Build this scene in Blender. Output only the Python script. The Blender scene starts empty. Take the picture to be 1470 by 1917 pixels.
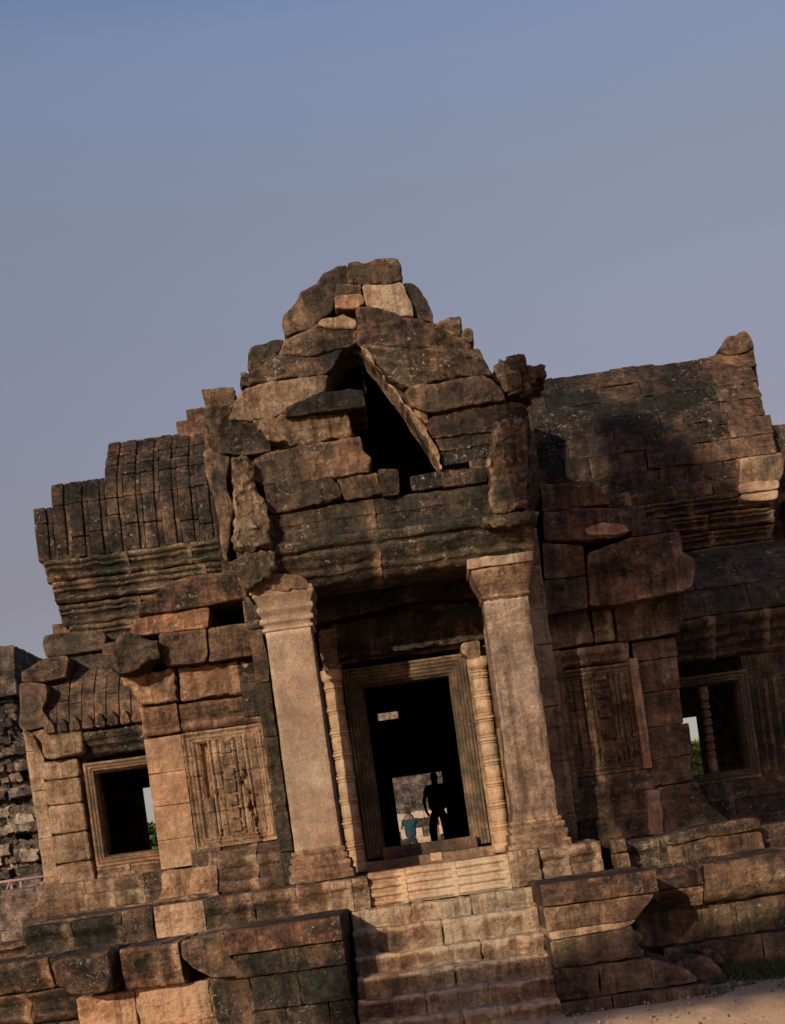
import bpy, math, random
import numpy as np
from mathutils import Vector, Matrix, geometry

rad = math.radians
scene = bpy.context.scene
COL = scene.collection

# ------------------------------------------------------------------ camera
ROLL = rad(7.8)
EYE = 1.69
FPX = 2700.0                     # focal length in photo pixels (photo 1470 wide)
cam_d = bpy.data.cameras.new('camera')
cam = bpy.data.objects.new('camera', cam_d)
COL.objects.link(cam)
cam_d.sensor_fit = 'HORIZONTAL'
cam_d.sensor_width = 36.0
cam_d.lens = 36.0 * FPX / 1470.0
cam_d.shift_x = -57.0 / 1470.0
cam_d.shift_y = 621.5 / 1470.0
cam_d.clip_start = 0.1
cam_d.clip_end = 3000
cam.location = (0, 0, EYE)
cam.rotation_euler = (Matrix.Rotation(rad(90), 3, 'X') @ Matrix.Rotation(-ROLL, 3, 'Z')).to_euler()
scene.camera = cam

# ------------------------------------------------------------------ light
SUN = Vector((0.42, 1.0, -0.31)).normalized()      # direction the light travels
sun_el = math.asin(-SUN.z)
sun_az = math.atan2(-SUN.x, -SUN.y)                # compass-like, from +Y towards +X
world = bpy.data.worlds.new('World')
scene.world = world
world.use_nodes = True
nt = world.node_tree
bg = nt.nodes['Background']
sky = nt.nodes.new('ShaderNodeTexSky')
sky.sky_type = 'NISHITA'
sky.sun_disc = False
sky.sun_elevation = sun_el
sky.sun_rotation = sun_az
sky.altitude = 0
sky.air_density = 1.0
sky.dust_density = 1.0
sky.ozone_density = 2.5
tint = nt.nodes.new('ShaderNodeMix')
tint.data_type = 'RGBA'
tint.blend_type = 'MULTIPLY'
tint.inputs[0].default_value = 1.0
nt.links.new(sky.outputs[0], tint.inputs[6])
tc = nt.nodes.new('ShaderNodeTexCoord')
sp = nt.nodes.new('ShaderNodeSeparateXYZ')
nt.links.new(tc.outputs['Generated'], sp.inputs[0])
hz = nt.nodes.new('ShaderNodeValToRGB')          # dusty mauve air low down, unseen overhead tinted blue to cool the fill light (values / 2)
for p_, c_ in ((0.0, (.42, .34, .38)), (.08, (.45, .34, .35)), (.2, (.60, .35, .29)), (.29, (.76, .46, .385)), (.41, (.93, .59, .465)), (.5, (.98, .73, .64)), (.62, (.30, .54, .74)), (.85, (.14, .42, .72))):
    if p_ in (0.0,):
        e_ = hz.color_ramp.elements[0]
    elif p_ == .85:
        e_ = hz.color_ramp.elements[-1]
    else:
        e_ = hz.color_ramp.elements.new(p_)
    e_.position = p_; e_.color = (*c_, 1)
nt.links.new(sp.outputs[2], hz.inputs[0])
dbl = nt.nodes.new('ShaderNodeVectorMath'); dbl.operation = 'SCALE'
dbl.inputs[3].default_value = 2.0
nt.links.new(hz.outputs[0], dbl.inputs[0])
hzn = nt.nodes.new('ShaderNodeTexNoise')          # faint uneven haze
hzm = nt.nodes.new('ShaderNodeMapping'); hzm.inputs['Scale'].default_value = (1.2, 1.2, 7)
nt.links.new(tc.outputs['Generated'], hzm.inputs['Vector']); nt.links.new(hzm.outputs[0], hzn.inputs['Vector'])
hzn.inputs['Scale'].default_value = 1.6; hzn.inputs['Detail'].default_value = 4
hzr = nt.nodes.new('ShaderNodeMapRange'); hzr.inputs[3].default_value = .93; hzr.inputs[4].default_value = 1.07
nt.links.new(hzn.outputs['Fac'], hzr.inputs[0])
hv = nt.nodes.new('ShaderNodeVectorMath'); hv.operation = 'SCALE'
nt.links.new(dbl.outputs[0], hv.inputs[0]); nt.links.new(hzr.outputs[0], hv.inputs[3])
nt.links.new(hv.outputs[0], tint.inputs[7])
nt.links.new(tint.outputs[2], bg.inputs[0])
bg.inputs[1].default_value = 0.10

sun_d = bpy.data.lights.new('sun', 'SUN')
sun_d.energy = 3.7
sun_d.angle = rad(0.6)
sun_d.color = (1.0, 0.84, 0.63)
sun_o = bpy.data.objects.new('sun', sun_d)
COL.objects.link(sun_o)
sun_o.location = (-10, -20, 20)
sun_o.rotation_euler = SUN.to_track_quat('-Z', 'Y').to_euler()

scene.view_settings.view_transform = 'Standard'
scene.view_settings.look = 'None'
scene.view_settings.exposure = 0.0
scene.view_settings.gamma = 1.0
scene.cycles.max_bounces = 4
scene.cycles.diffuse_bounces = 2
scene.cycles.use_denoising = True

# ------------------------------------------------------------------ numbers
rng = np.random.default_rng(7)
random.seed(7)
CT, ST = math.cos(ROLL), math.sin(ROLL)

def W(px, py, y):
    """photo pixel -> (x, z) in metres on the plane at depth y"""
    u = px - 792.0
    v = 1580.0 - py
    return ((u * CT + v * ST) * y / FPX, EYE + (-u * ST + v * CT) * y / FPX)

ZR = {1: (350, 460, 2.1618), 2: (0, 740, 2.8269), 3: (0, 1180, 2.625), 4: (430, 1040, 2.194), 5: (960, 600, 2.8824),
      6: (960, 1080, 2.8824), 7: (0, 1600, 2.1618), 8: (620, 1560, 1.7294), 9: (640, 1420, 4.9), 10: (640, 1580, 3.5),
      11: (0, 1200, 3.195), 12: (1150, 1560, 4.594)}

def ZP(r, pts, y):
    a, b, s = ZR[r]
    return [W(a + p[0] / s, b + p[1] / s, y) for p in pts]

def _hash(ix, iy, iz):
    h = (ix * 374761393 + iy * 668265263 + iz * 2147483647 + 1274126177) & 0xFFFFFFFF
    h = ((h ^ (h >> 13)) * 1274126177) & 0xFFFFFFFF
    h = h ^ (h >> 16)
    return (h & 0xFFFF) / 65535.0

def vnoise(P):
    F = np.floor(P)
    f = P - F
    f = f * f * (3 - 2 * f)
    I = F.astype(np.int64)
    r = 0
    for dx in (0, 1):
        wx = f[:, 0] if dx else 1 - f[:, 0]
        for dy in (0, 1):
            wy = f[:, 1] if dy else 1 - f[:, 1]
            for dz in (0, 1):
                wz = f[:, 2] if dz else 1 - f[:, 2]
                r = r + wx * wy * wz * _hash(I[:, 0] + dx, I[:, 1] + dy, I[:, 2] + dz)
    return r * 2 - 1

def fbm(P, sc, octv=3, off=0.0):
    t = 0
    a = 1.0
    for k in range(octv):
        t = t + a * vnoise(P * sc + off + 17.3 * k)
        sc *= 2.1
        a *= 0.5
    return t

def disp(P, amp, sc=2.2):
    if amp <= 0:
        return P
    D = np.stack([vnoise(P * sc + o) * .55 + fbm(P, sc * 3.3, 3, o) * .58 for o in (3.1, 41.7, 83.9)], 1)
    # chips: shallow bites where a coarse noise peaks
    c = np.clip(vnoise(P * sc * 2.2 + 11.0) - .42, 0, 1) * 2.0
    D -= np.stack([c * vnoise(P * 2 + 5), np.abs(c) * -.9, c * vnoise(P * 2 + 9)], 1)
    return P + D * amp

# ------------------------------------------------------------------ mesh accumulator
class Acc:
    def __init__(s):
        s.v = []; s.f = []; s.c = []; s.n = 0
    def add(s, V, F, tone):
        """F: list of (k,3) or (k,4) index arrays"""
        V = np.asarray(V, float)
        for a in F:
            if len(a):
                s.f.append(np.asarray(a, np.int64) + s.n)
        s.v.append(V)
        C = np.empty((len(V), 4), np.float32)
        C[:] = tone
        s.c.append(C)
        s.n += len(V)
    def build(s, name, mat, parent=None, label=None, smooth=True):
        V = np.concatenate(s.v)
        C = np.concatenate(s.c)
        if parent is not None:
            V = V - np.array(parent['_o'])
        me = bpy.data.meshes.new(name)
        loops = np.concatenate([a.ravel() for a in s.f])
        sizes = np.concatenate([np.full(len(a), a.shape[1]) for a in s.f])
        starts = np.concatenate([[0], np.cumsum(sizes)[:-1]])
        me.vertices.add(len(V)); me.vertices.foreach_set('co', V.astype(np.float32).ravel())
        me.loops.add(len(loops)); me.loops.foreach_set('vertex_index', loops.astype(np.int32))
        me.polygons.add(len(sizes)); me.polygons.foreach_set('loop_start', starts.astype(np.int32))
        me.polygons.foreach_set('loop_total', sizes.astype(np.int32))
        me.polygons.foreach_set('use_smooth', np.full(len(sizes), smooth))
        me.update(calc_edges=True)
        at = me.color_attributes.new('tone', 'FLOAT_COLOR', 'POINT')
        at.data.foreach_set('color', C.ravel())
        me.materials.append(mat)
        me.validate()
        o = bpy.data.objects.new(name, me)
        COL.objects.link(o)
        if parent is not None:
            o.parent = parent
        if label:
            o['label'] = label
        return o

_org = {}
class Root:
    """wraps an Empty so that Acc.build can find its origin"""
    def __init__(s, o, loc):
        s.o = o; s.loc = loc
def empty(name, loc, label, cat, group=None):
    o = bpy.data.objects.new(name, None)
    COL.objects.link(o)
    o.location = loc
    o.empty_display_size = 0.3
    o['label'] = label; o['category'] = cat
    if group:
        o['group'] = group
    _org[o.name] = loc
    return o
def put(acc, name, mat, root, label=None, smooth=True, sub=None):
    """link acc as a part of root (or a sub-part of the part `sub`)"""
    L = np.array(_org[root.name])
    acc.v = [v - L for v in acc.v]
    k = len(acc.v)
    lo = np.array([v.min(0) for v in acc.v]); hi = np.array([v.max(0) for v in acc.v])
    grp = list(range(k))
    if k > 1 and smooth:            # stones that stand apart become parts of their own
        size = (hi - lo).max(1)
        gap = np.maximum(0, np.maximum(lo[:, None] - hi[None], lo[None] - hi[:, None]))
        near = np.sqrt((gap ** 2).sum(2)) <= np.maximum(.02, .42 * np.maximum(size[:, None], size[None]))
        def find(i):
            while grp[i] != i: i = grp[i]
            return i
        for i, j in zip(*np.nonzero(np.triu(near, 1))):
            a_, b_ = find(i), find(j)
            if a_ != b_: grp[b_] = a_
        grp = [find(i) for i in range(k)]
    out = None
    starts = np.concatenate([[0], np.cumsum([len(v) for v in acc.v])])
    for gid in sorted(set(grp)):
        sub_ = Acc()
        for i in range(k):
            if grp[i] == gid:
                fs = []
                for f in acc.f:
                    m = f[(f[:, 0] >= starts[i]) & (f[:, 0] < starts[i + 1])] if len(acc.f) < 3000 and k > 1 and len(set(grp)) > 1 else None
                    if m is None: break
                    if len(m): fs.append(m - starts[i])
                if m is None:
                    sub_ = acc; break
                c = acc.c[i]
                sub_.v.append(acc.v[i]); sub_.c.append(c)
                for f in fs: sub_.f.append(f + sub_.n)
                sub_.n += len(acc.v[i])
        o = sub_.build(name, mat, None, label, smooth)
        o.parent = sub if sub is not None else root
        if out is None: out = o
    return out

def G(fresh=0.35, moss_shade=0.0, red=0.0, rnd=None):
    return (fresh, rng.random() if rnd is None else rnd, moss_shade, red)

def rbox(acc, x0, x1, y0, y1, z0, z1, r=0.025, res=0.08, amp=0.012, tone=None, warp=None, shear=0.0, sc=2.2, rot=0.0, wear=None):
    """rounded, worn stone block"""
    r = r * .5
    res = res * .75 if res < .2 else res
    lo = np.array([x0, y0, z0], float); hi = np.array([x1, y1, z1], float)
    L = hi - lo
    r = min(r, L.min() * 0.45)
    def cuts(l):
        n = max(1, int(round((l - 2 * r) / res)))
        return np.concatenate([[0, r * .35], np.linspace(r, l - r, n + 1), [l - r * .35, l]])
    cs = [cuts(l) for l in L]
    Vs = []; Fs = []; n = 0
    for ax in range(3):
        b, c = (ax + 1) % 3, (ax + 2) % 3
        gb, gc = np.meshgrid(cs[b], cs[c], indexing='ij')
        nb, nc = gb.shape
        idx = np.arange(nb * nc).reshape(nb, nc)
        q = np.stack([idx[:-1, :-1], idx[1:, :-1], idx[1:, 1:], idx[:-1, 1:]], -1).reshape(-1, 4)
        for side in (0, 1):
            P = np.zeros((nb * nc, 3))
            P[:, ax] = L[ax] if side else 0
            P[:, b] = gb.ravel(); P[:, c] = gc.ravel()
            Vs.append(P)
            Fs.append((q if side else q[:, ::-1]) + n)
            n += nb * nc
    P = np.concatenate(Vs); F = np.concatenate(Fs)
    K = np.round(P * 20000).astype(np.int64)
    key = K[:, 0] * 4000000007 + K[:, 1] * 2000003 + K[:, 2]
    _, first, inv = np.unique(key, return_index=True, return_inverse=True)
    P = P[first]; F = inv.ravel()[F]
    Q = np.clip(P, r, L - r)
    D = P - Q
    nrm = np.linalg.norm(D, axis=1, keepdims=True)
    D = np.where(nrm > 1e-9, D / np.maximum(nrm, 1e-9) * r, 0)
    P = Q + D
    if shear:
        P[:, 0] += shear * (P[:, 2] - L[2] / 2)
    if rot:
        cx, cz = L[0] / 2, L[2] / 2
        dx = P[:, 0] - cx; dz = P[:, 2] - cz
        P[:, 0] = cx + dx * math.cos(rot) - dz * math.sin(rot)
        P[:, 2] = cz + dx * math.sin(rot) + dz * math.cos(rot)
    P = P + lo
    if warp is not None:
        P = warp(P)
    o = rng.random(3) * .25       # neighbours share one worn surface, so joints stay tight
    zt = P[:, 2].copy()
    P = disp(P + o, amp, sc) - o
    tn = np.array(tone if tone is not None else G(), float)
    if wear is not None:        # feet have polished the arris and the tread; the riser keeps its crust
        tn = np.tile(tn, (len(P), 1))
        k = np.clip(((zt - (z1 - .050 - .025 * vnoise(P * 7))) / .02), 0, 1)
        tn[:, 0] = tn[:, 0] * (1 - k) + wear * k
        k2 = np.clip((z0 + .09 - zt) / .05, 0, 1) * .35
        tn[:, 0] = tn[:, 0] + k2 * (wear - tn[:, 0])
    acc.add(P, [F], tn)

def inside(P, poly):
    x, y = P[:, 0], P[:, 1]
    c = np.zeros(len(P), bool)
    n = len(poly)
    for i in range(n):
        x0, y0 = poly[i]; x1, y1 = poly[(i + 1) % n]
        if y0 == y1:
            continue
        m = ((y0 > y) != (y1 > y)) & (x < (x1 - x0) * (y - y0) / (y1 - y0) + x0)
        c ^= m
    return c
def bdist(P, poly):
    A = np.array(poly); B = np.roll(A, -1, 0)
    best = np.full(len(P), 1e9)
    for a, b in zip(A, B):
        d = b - a
        L2 = max(1e-12, d @ d)
        t = np.clip(((P - a) @ d) / L2, 0, 1)
        best = np.minimum(best, np.linalg.norm(P - (a + t[:, None] * d), axis=1))
    return best

def prism(acc, poly, a0, a1, axis='y', res=0.04, r=0.03, amp=0.012, tone=None, relief=None, soft=1, sc=2.2, edge=0.0, ca=0.08, warp=None):
    """solid with an arbitrary outline; its front (at a0) is rounded over, worn and may carry relief"""
    poly = [tuple(p) for p in poly]
    r = r * .48
    res = res * .8
    A = 0.5 * sum(poly[i][0] * poly[(i + 1) % len(poly)][1] - poly[(i + 1) % len(poly)][0] * poly[i][1] for i in range(len(poly)))
    if A < 0:
        poly = poly[::-1]
    for _ in range(soft):                      # soften corners
        q = []
        for i in range(len(poly)):
            p0, p1 = poly[i], poly[(i + 1) % len(poly)]
            l = math.hypot(p1[0] - p0[0], p1[1] - p0[1])
            t = min(0.2, 0.022 / max(l, 1e-6))
            q.append((p0[0] + (p1[0] - p0[0]) * t, p0[1] + (p1[1] - p0[1]) * t))
            q.append((p0[0] + (p1[0] - p0[0]) * (1 - t), p0[1] + (p1[1] - p0[1]) * (1 - t)))
        poly = q
    B = []
    for i in range(len(poly)):
        p0, p1 = poly[i], poly[(i + 1) % len(poly)]
        l = math.hypot(p1[0] - p0[0], p1[1] - p0[1])
        n = max(1, int(math.ceil(l / res)))
        for k in range(n):
            B.append((p0[0] + (p1[0] - p0[0]) * k / n, p0[1] + (p1[1] - p0[1]) * k / n))
    B = np.array(B)
    nb = len(B)
    T = np.roll(B, -1, 0) - np.roll(B, 1, 0)
    T /= np.maximum(1e-9, np.linalg.norm(T, axis=1, keepdims=True))
    N = np.stack([-T[:, 1], T[:, 0]], 1)       # inward for CCW
    if edge:
        B = B + N * (np.abs(vnoise(np.column_stack([B * 9, np.zeros(nb)]))) * edge)[:, None]
    pl = [tuple(b) for b in B]
    cand = []
    for o in (r * .3, r):
        Pq = B + N * o
        d = bdist(Pq, pl)
        ok = inside(Pq, pl) & (d > o * .85)
        cand.append(Pq[ok])
    gx = np.arange(B[:, 0].min(), B[:, 0].max(), res)
    gz = np.arange(B[:, 1].min(), B[:, 1].max(), res * .97)
    g = np.array([(a + (res / 2 if j % 2 else 0), b) for j, b in enumerate(gz) for a in gx]).reshape(-1, 2)
    if len(g):
        ok = inside(g, pl)
        g = g[ok]
        if len(g):
            g = g[bdist(g, pl) > r + res * .4]
            cand.append(g)
    I = np.concatenate(cand) if cand else np.zeros((0, 2))
    allp = np.concatenate([B, I])
    vin = [Vector((p[0], p[1])) for p in allp]
    vo, eo, fo, ov, oe, of = geometry.delaunay_2d_cdt(vin, [], [list(range(nb))], 1, 1e-6)
    V2 = np.array([(v.x, v.y) for v in vo])
    # boundary loop in the output
    mp = {}
    for i, src in enumerate(ov):
        for s_ in src:
            mp[s_] = i
    loop = [mp.get(i, -1) for i in range(nb)]
    tri = np.array([f for f in fo if len(f) == 3])
    if not len(tri) or -1 in loop:
        return
    # make triangles CCW
    a, b, c = V2[tri[:, 0]], V2[tri[:, 1]], V2[tri[:, 2]]
    cr = (b[:, 0] - a[:, 0]) * (c[:, 1] - a[:, 1]) - (b[:, 1] - a[:, 1]) * (c[:, 0] - a[:, 0])
    tri[cr < 0] = tri[cr < 0][:, ::-1]
    d = bdist(V2, pl)
    d[loop] = 0
    e = np.clip(d, 0, r)
    prof = r - np.sqrt(np.maximum(0, r * r - (r - e) ** 2))
    fa = a0 + prof
    if relief is not None:
        fa = fa - relief(V2[:, 0], V2[:, 1]) * np.clip(d / (r * 1.2), 0, 1)
    L = a1 - a0
    ns = max(1, int(round((L - 2 * r) / ca)))
    ring = a0 + r + np.linspace(0, max(0.001, L - 2 * r), ns + 1)
    nV = len(V2)
    verts = [np.column_stack([V2, fa])]
    faces = [tri]
    base = nV
    prev = np.array(loop)
    for k, av in enumerate(ring[1:]):
        verts.append(np.column_stack([V2[loop], np.full(nb, av)]))
        cur = base + np.arange(nb)
        faces.append(np.stack([prev, cur, np.roll(cur, -1), np.roll(prev, -1)], -1))
        prev = cur; base += nb
    back = np.column_stack([V2, a1 - prof])
    verts.append(back)
    bt = tri[:, ::-1] + base
    faces.append(bt)
    bl = np.array(loop) + base
    faces.append(np.stack([prev, bl, np.roll(bl, -1), np.roll(prev, -1)], -1))
    P = np.concatenate(verts)
    if axis == 'y':      # (p,q,a)->(x=p, z=q, y=a): front faces -y
        Q = np.column_stack([P[:, 0], P[:, 2], P[:, 1]])
        flip = False
    elif axis == 'x':    # polygon in (y,z), extruded along x
        Q = np.column_stack([P[:, 2], P[:, 0], P[:, 1]])
        flip = True
    else:                # polygon in (x,y), extruded along z
        Q = np.column_stack([P[:, 0], P[:, 1], P[:, 2]])
        flip = True
    if flip:
        faces = [f[:, ::-1] for f in faces]
    if warp is not None:
        Q = warp(Q)
    o = rng.random(3) * .25
    Q = disp(Q + o, amp, sc) - o
    acc.add(Q, faces, tone if tone is not None else G())

def mould(acc, x0, x1, prof, seg=0.8, tone=None, amp=0.01, r=0.012, res=0.035, broken=0.0, tf=None):
    """a run of moulded stones: closed (y,z) profile swept along x, cut into blocks"""
    x = x0
    while x < x1 - 1e-6:
        w = seg * random.uniform(.75, 1.3)
        if x + w > x1 - seg * .4:
            w = x1 - x
        dy = random.uniform(-.008, .008) + (random.uniform(0, broken) if broken else 0)
        dz = random.uniform(-.003, .003)
        t = tf(x + w / 2) if tf else (G(*tone) if tone else G())
        prism(acc, [(p[0] + dy, p[1] + dz) for p in prof], x + .001, x + w - .001, 'x', res, r, amp, t, soft=1, ca=.06)
        x += w

def courses(acc, x0, x1, zs, y, depth, wmin, wmax, tf, holes=(), amp=0.014, jit=0.012, r=0.018, res=0.07, gap=0.0015, warp=None, ends=None):
    """courses of separate stones between x0 and x1; zs = course boundaries; tf(x,z)->tone"""
    for k in range(len(zs) - 1):
        za, zb = zs[k], zs[k + 1]
        xa, xb = (x0, x1) if ends is None else ends[k]
        spans = [(xa, xb)]
        for hx0, hx1, hz0, hz1 in holes:
            if hz0 < zb - .02 and hz1 > za + .02:
                ns = []
                for s0, s1 in spans:
                    if hx1 <= s0 or hx0 >= s1:
                        ns.append((s0, s1))
                    else:
                        if hx0 > s0 + .03: ns.append((s0, hx0))
                        if hx1 < s1 - .03: ns.append((hx1, s1))
                spans = ns
        for s0, s1 in spans:
            x = s0
            while x < s1 - 1e-6:
                w = random.uniform(wmin, wmax)
                if x + w > s1 - wmin * .5:
                    w = s1 - x
                j = random.uniform(-jit, jit)
                rbox(acc, x + gap, x + w - gap, y + j, y + depth, za + gap * .7, zb - gap * .7, r, res, amp, tf(x + w / 2, (za + zb) / 2), warp)
                x += w

def panel(acc, x0, x1, z0, z1, y, depth, hfun, res=0.012, amp=0.006, tone=None):
    """flat stone carved in relief: hfun(x,z) gives height towards the viewer"""
    nx = max(2, int((x1 - x0) / res)); nz = max(2, int((z1 - z0) / res))
    X, Z = np.meshgrid(np.linspace(x0, x1, nx), np.linspace(z0, z1, nz), indexing='ij')
    H = hfun(X, Z)
    P = np.stack([X, y - H, Z], -1).reshape(-1, 3)
    idx = np.arange(nx * nz).reshape(nx, nz)
    F = [np.stack([idx[:-1, :-1], idx[1:, :-1], idx[1:, 1:], idx[:-1, 1:]], -1).reshape(-1, 4)]
    P = disp(P, amp, 3.0)
    bnd = np.concatenate([idx[:, 0], idx[-1, 1:], idx[-2::-1, -1], idx[0, -2:0:-1]])
    Bk = P[bnd].copy(); Bk[:, 1] = y + depth
    cur = nx * nz + np.arange(len(bnd))
    F.append(np.stack([bnd, cur, np.roll(cur, -1), np.roll(bnd, -1)], -1))
    cen = Bk.mean(0)
    V = np.concatenate([P, Bk, cen[None]])
    F.append(np.stack([cur, np.full(len(cur), len(V) - 1), np.roll(cur, -1)], -1))
    acc.add(V, F, tone if tone is not None else G())

def frame(acc, x0, x1, z0, z1, prof, y, tone, amp=0.004, res=0.06, bottom=True):
    """mitred frame round an opening; prof = list of (outward offset, y shift)"""
    rows = []
    def side(pa, pb):
        n = max(2, int(math.hypot(pb[0] - pa[0], pb[1] - pa[1]) / res))
        return [(pa[0] + (pb[0] - pa[0]) * t / n, pa[1] + (pb[1] - pa[1]) * t / n) for t in range(n)]
    def path(o, off0):
        c = [(x0 - o, z0 - o), (x0 - o, z1 + o), (x1 + o, z1 + o), (x1 + o, z0 - o)]
        base = [(x0, z0), (x0, z1), (x1, z1), (x1, z0)]
        out = []
        m = 4 if bottom else 3
        for i in range(m):
            a, b = c[i], c[(i + 1) % 4]
            if not bottom:
                if i == 0: a = (a[0], z0)
                if i == 2: b = (b[0], z0)
            n = counts[i]
            out += [(a[0] + (b[0] - a[0]) * t / n, a[1] + (b[1] - a[1]) * t / n) for t in range(n)]
        if not bottom:
            out.append((c[3][0], z0))
        return out
    counts = [max(2, int((z1 - z0) / res)), max(2, int((x1 - x0) / res)), max(2, int((z1 - z0) / res)), max(2, int((x1 - x0) / res))]
    for o, dy in prof:
        rows.append(np.array([(p[0], y + dy, p[1]) for p in path(o, 0)]))
    n = len(rows[0])
    P = np.concatenate(rows)
    F = []
    for k in range(len(rows) - 1):
        a = k * n + np.arange(n); b = (k + 1) * n + np.arange(n)
        if bottom:
            F.append(np.stack([a, np.roll(a, -1), np.roll(b, -1), b], -1))
        else:
            F.append(np.stack([a[:-1], a[1:], b[1:], b[:-1]], -1))
    acc.add(disp(P, amp, 3.0), F, tone)

def sqcol(acc, cx, cy, prof, tone, amp=0.006, res=0.05, notch=0.0, asym=1.0):
    """square pillar: prof = list of (half width, z)"""
    pr = []
    for i in range(len(prof) - 1):
        (w0, z0), (w1, z1) = prof[i], prof[i + 1]
        n = max(1, int(math.hypot(z1 - z0, w1 - w0) / res))
        pr += [(w0 + (w1 - w0) * t / n, z0 + (z1 - z0) * t / n) for t in range(n)]
    pr.append(prof[-1])
    m = 8
    t = np.concatenate([[-1, -.965, -.93], np.linspace(-.8, .8, m), [.93, .965]])
    ringp = []
    for k in range(4):
        for s in t:
            ringp.append((s, -1) if k == 0 else (1, s) if k == 1 else (-s, 1) if k == 2 else (-1, -s))
    ringp = np.array(ringp)
    # chamfer the arrises a little
    mx = np.abs(ringp)
    cut = np.minimum(mx[:, 0], mx[:, 1])
    sc_ = np.where(cut > .95, .985, 1)
    ringp = ringp * sc_[:, None]
    n = len(ringp)
    V = []; F = []
    for i, (w, z) in enumerate(pr):
        V.append(np.column_stack([cx + ringp[:, 0] * w, cy + ringp[:, 1] * w * asym, np.full(n, z)]))
        if i:
            a = (i - 1) * n + np.arange(n); b = i * n + np.arange(n)
            F.append(np.stack([a, np.roll(a, -1), np.roll(b, -1), b], -1))
    V = np.concatenate(V)
    top = np.array([[cx, cy, pr[-1][1]]]); bot = np.array([[cx, cy, pr[0][1]]])
    nv = len(V)
    V = np.concatenate([V, top, bot])
    a = nv - n + np.arange(n)
    F.append(np.stack([a, np.roll(a, -1), np.full(n, nv)], -1))
    a = np.arange(n)
    F.append(np.stack([np.roll(a, -1), a, np.full(n, nv + 1)], -1))
    acc.add(disp(V, amp, 2.5), F, tone)

def lathe(acc, cx, cy, prof, tone, n=16, amp=0.003):
    V = []; F = []
    for i, (w, z) in enumerate(prof):
        a = np.arange(n) * 2 * math.pi / n
        V.append(np.column_stack([cx + np.cos(a) * w, cy + np.sin(a) * w, np.full(n, z)]))
        if i:
            p = (i - 1) * n + np.arange(n); q = i * n + np.arange(n)
            F.append(np.stack([p, np.roll(p, -1), np.roll(q, -1), q], -1))
    V = np.concatenate(V)
    nv = len(V)
    V = np.concatenate([V, [[cx, cy, prof[-1][1]]], [[cx, cy, prof[0][1]]]])
    a = nv - n + np.arange(n)
    F.append(np.stack([a, np.roll(a, -1), np.full(n, nv)], -1))
    a = np.arange(n)
    F.append(np.stack([np.roll(a, -1), a, np.full(n, nv + 1)], -1))
    acc.add(disp(V, amp, 4.0), F, tone)

# ------------------------------------------------------------------ materials
def newmat(name):
    m = bpy.data.materials.new(name)
    m.use_nodes = True
    t = m.node_tree
    b = t.nodes['Principled BSDF']
    return m, t, b
def N(t, kind, **kw):
    n = t.nodes.new(kind)
    for k, v in kw.items():
        setattr(n, k, v)
    return n
def noise(t, co, scale, detail=4, rough=.6, dist=0.0):
    n = N(t, 'ShaderNodeTexNoise')
    n.inputs['Scale'].default_value = scale
    n.inputs['Detail'].default_value = detail
    n.inputs['Roughness'].default_value = rough
    n.inputs['Distortion'].default_value = dist
    t.links.new(co, n.inputs['Vector'])
    return n.outputs['Fac']
def mapping(t, co, s):
    m = N(t, 'ShaderNodeMapping')
    m.inputs['Scale'].default_value = s
    t.links.new(co, m.inputs['Vector'])
    return m.outputs[0]
def math_(t, op, a, b=None, clamp=False):
    m = N(t, 'ShaderNodeMath', operation=op)
    m.use_clamp = clamp
    for i, q in enumerate((a, b)):
        if q is None: continue
        if isinstance(q, (int, float)): m.inputs[i].default_value = q
        else: t.links.new(q, m.inputs[i])
    return m.outputs[0]
def ramp(t, fac, stops, interp='LINEAR'):
    r = N(t, 'ShaderNodeValToRGB')
    e = r.color_ramp.elements
    r.color_ramp.interpolation = interp
    while len(e) < len(stops): e.new(0.5)
    for i, (p, c) in enumerate(stops):
        e[i].position = p
        e[i].color = (*c, 1) if not isinstance(c, (int, float)) else (c, c, c, 1)
    t.links.new(fac, r.inputs[0])
    return r.outputs[0]
def mix(t, fac, a, b, blend='MIX'):
    m = N(t, 'ShaderNodeMix', data_type='RGBA', blend_type=blend)
    for i, q in ((0, fac), (6, a), (7, b)):
        if isinstance(q, (int, float)): m.inputs[i].default_value = q
        elif isinstance(q, tuple): m.inputs[i].default_value = (*q, 1)
        else: t.links.new(q, m.inputs[i])
    return m.outputs[2]

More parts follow.
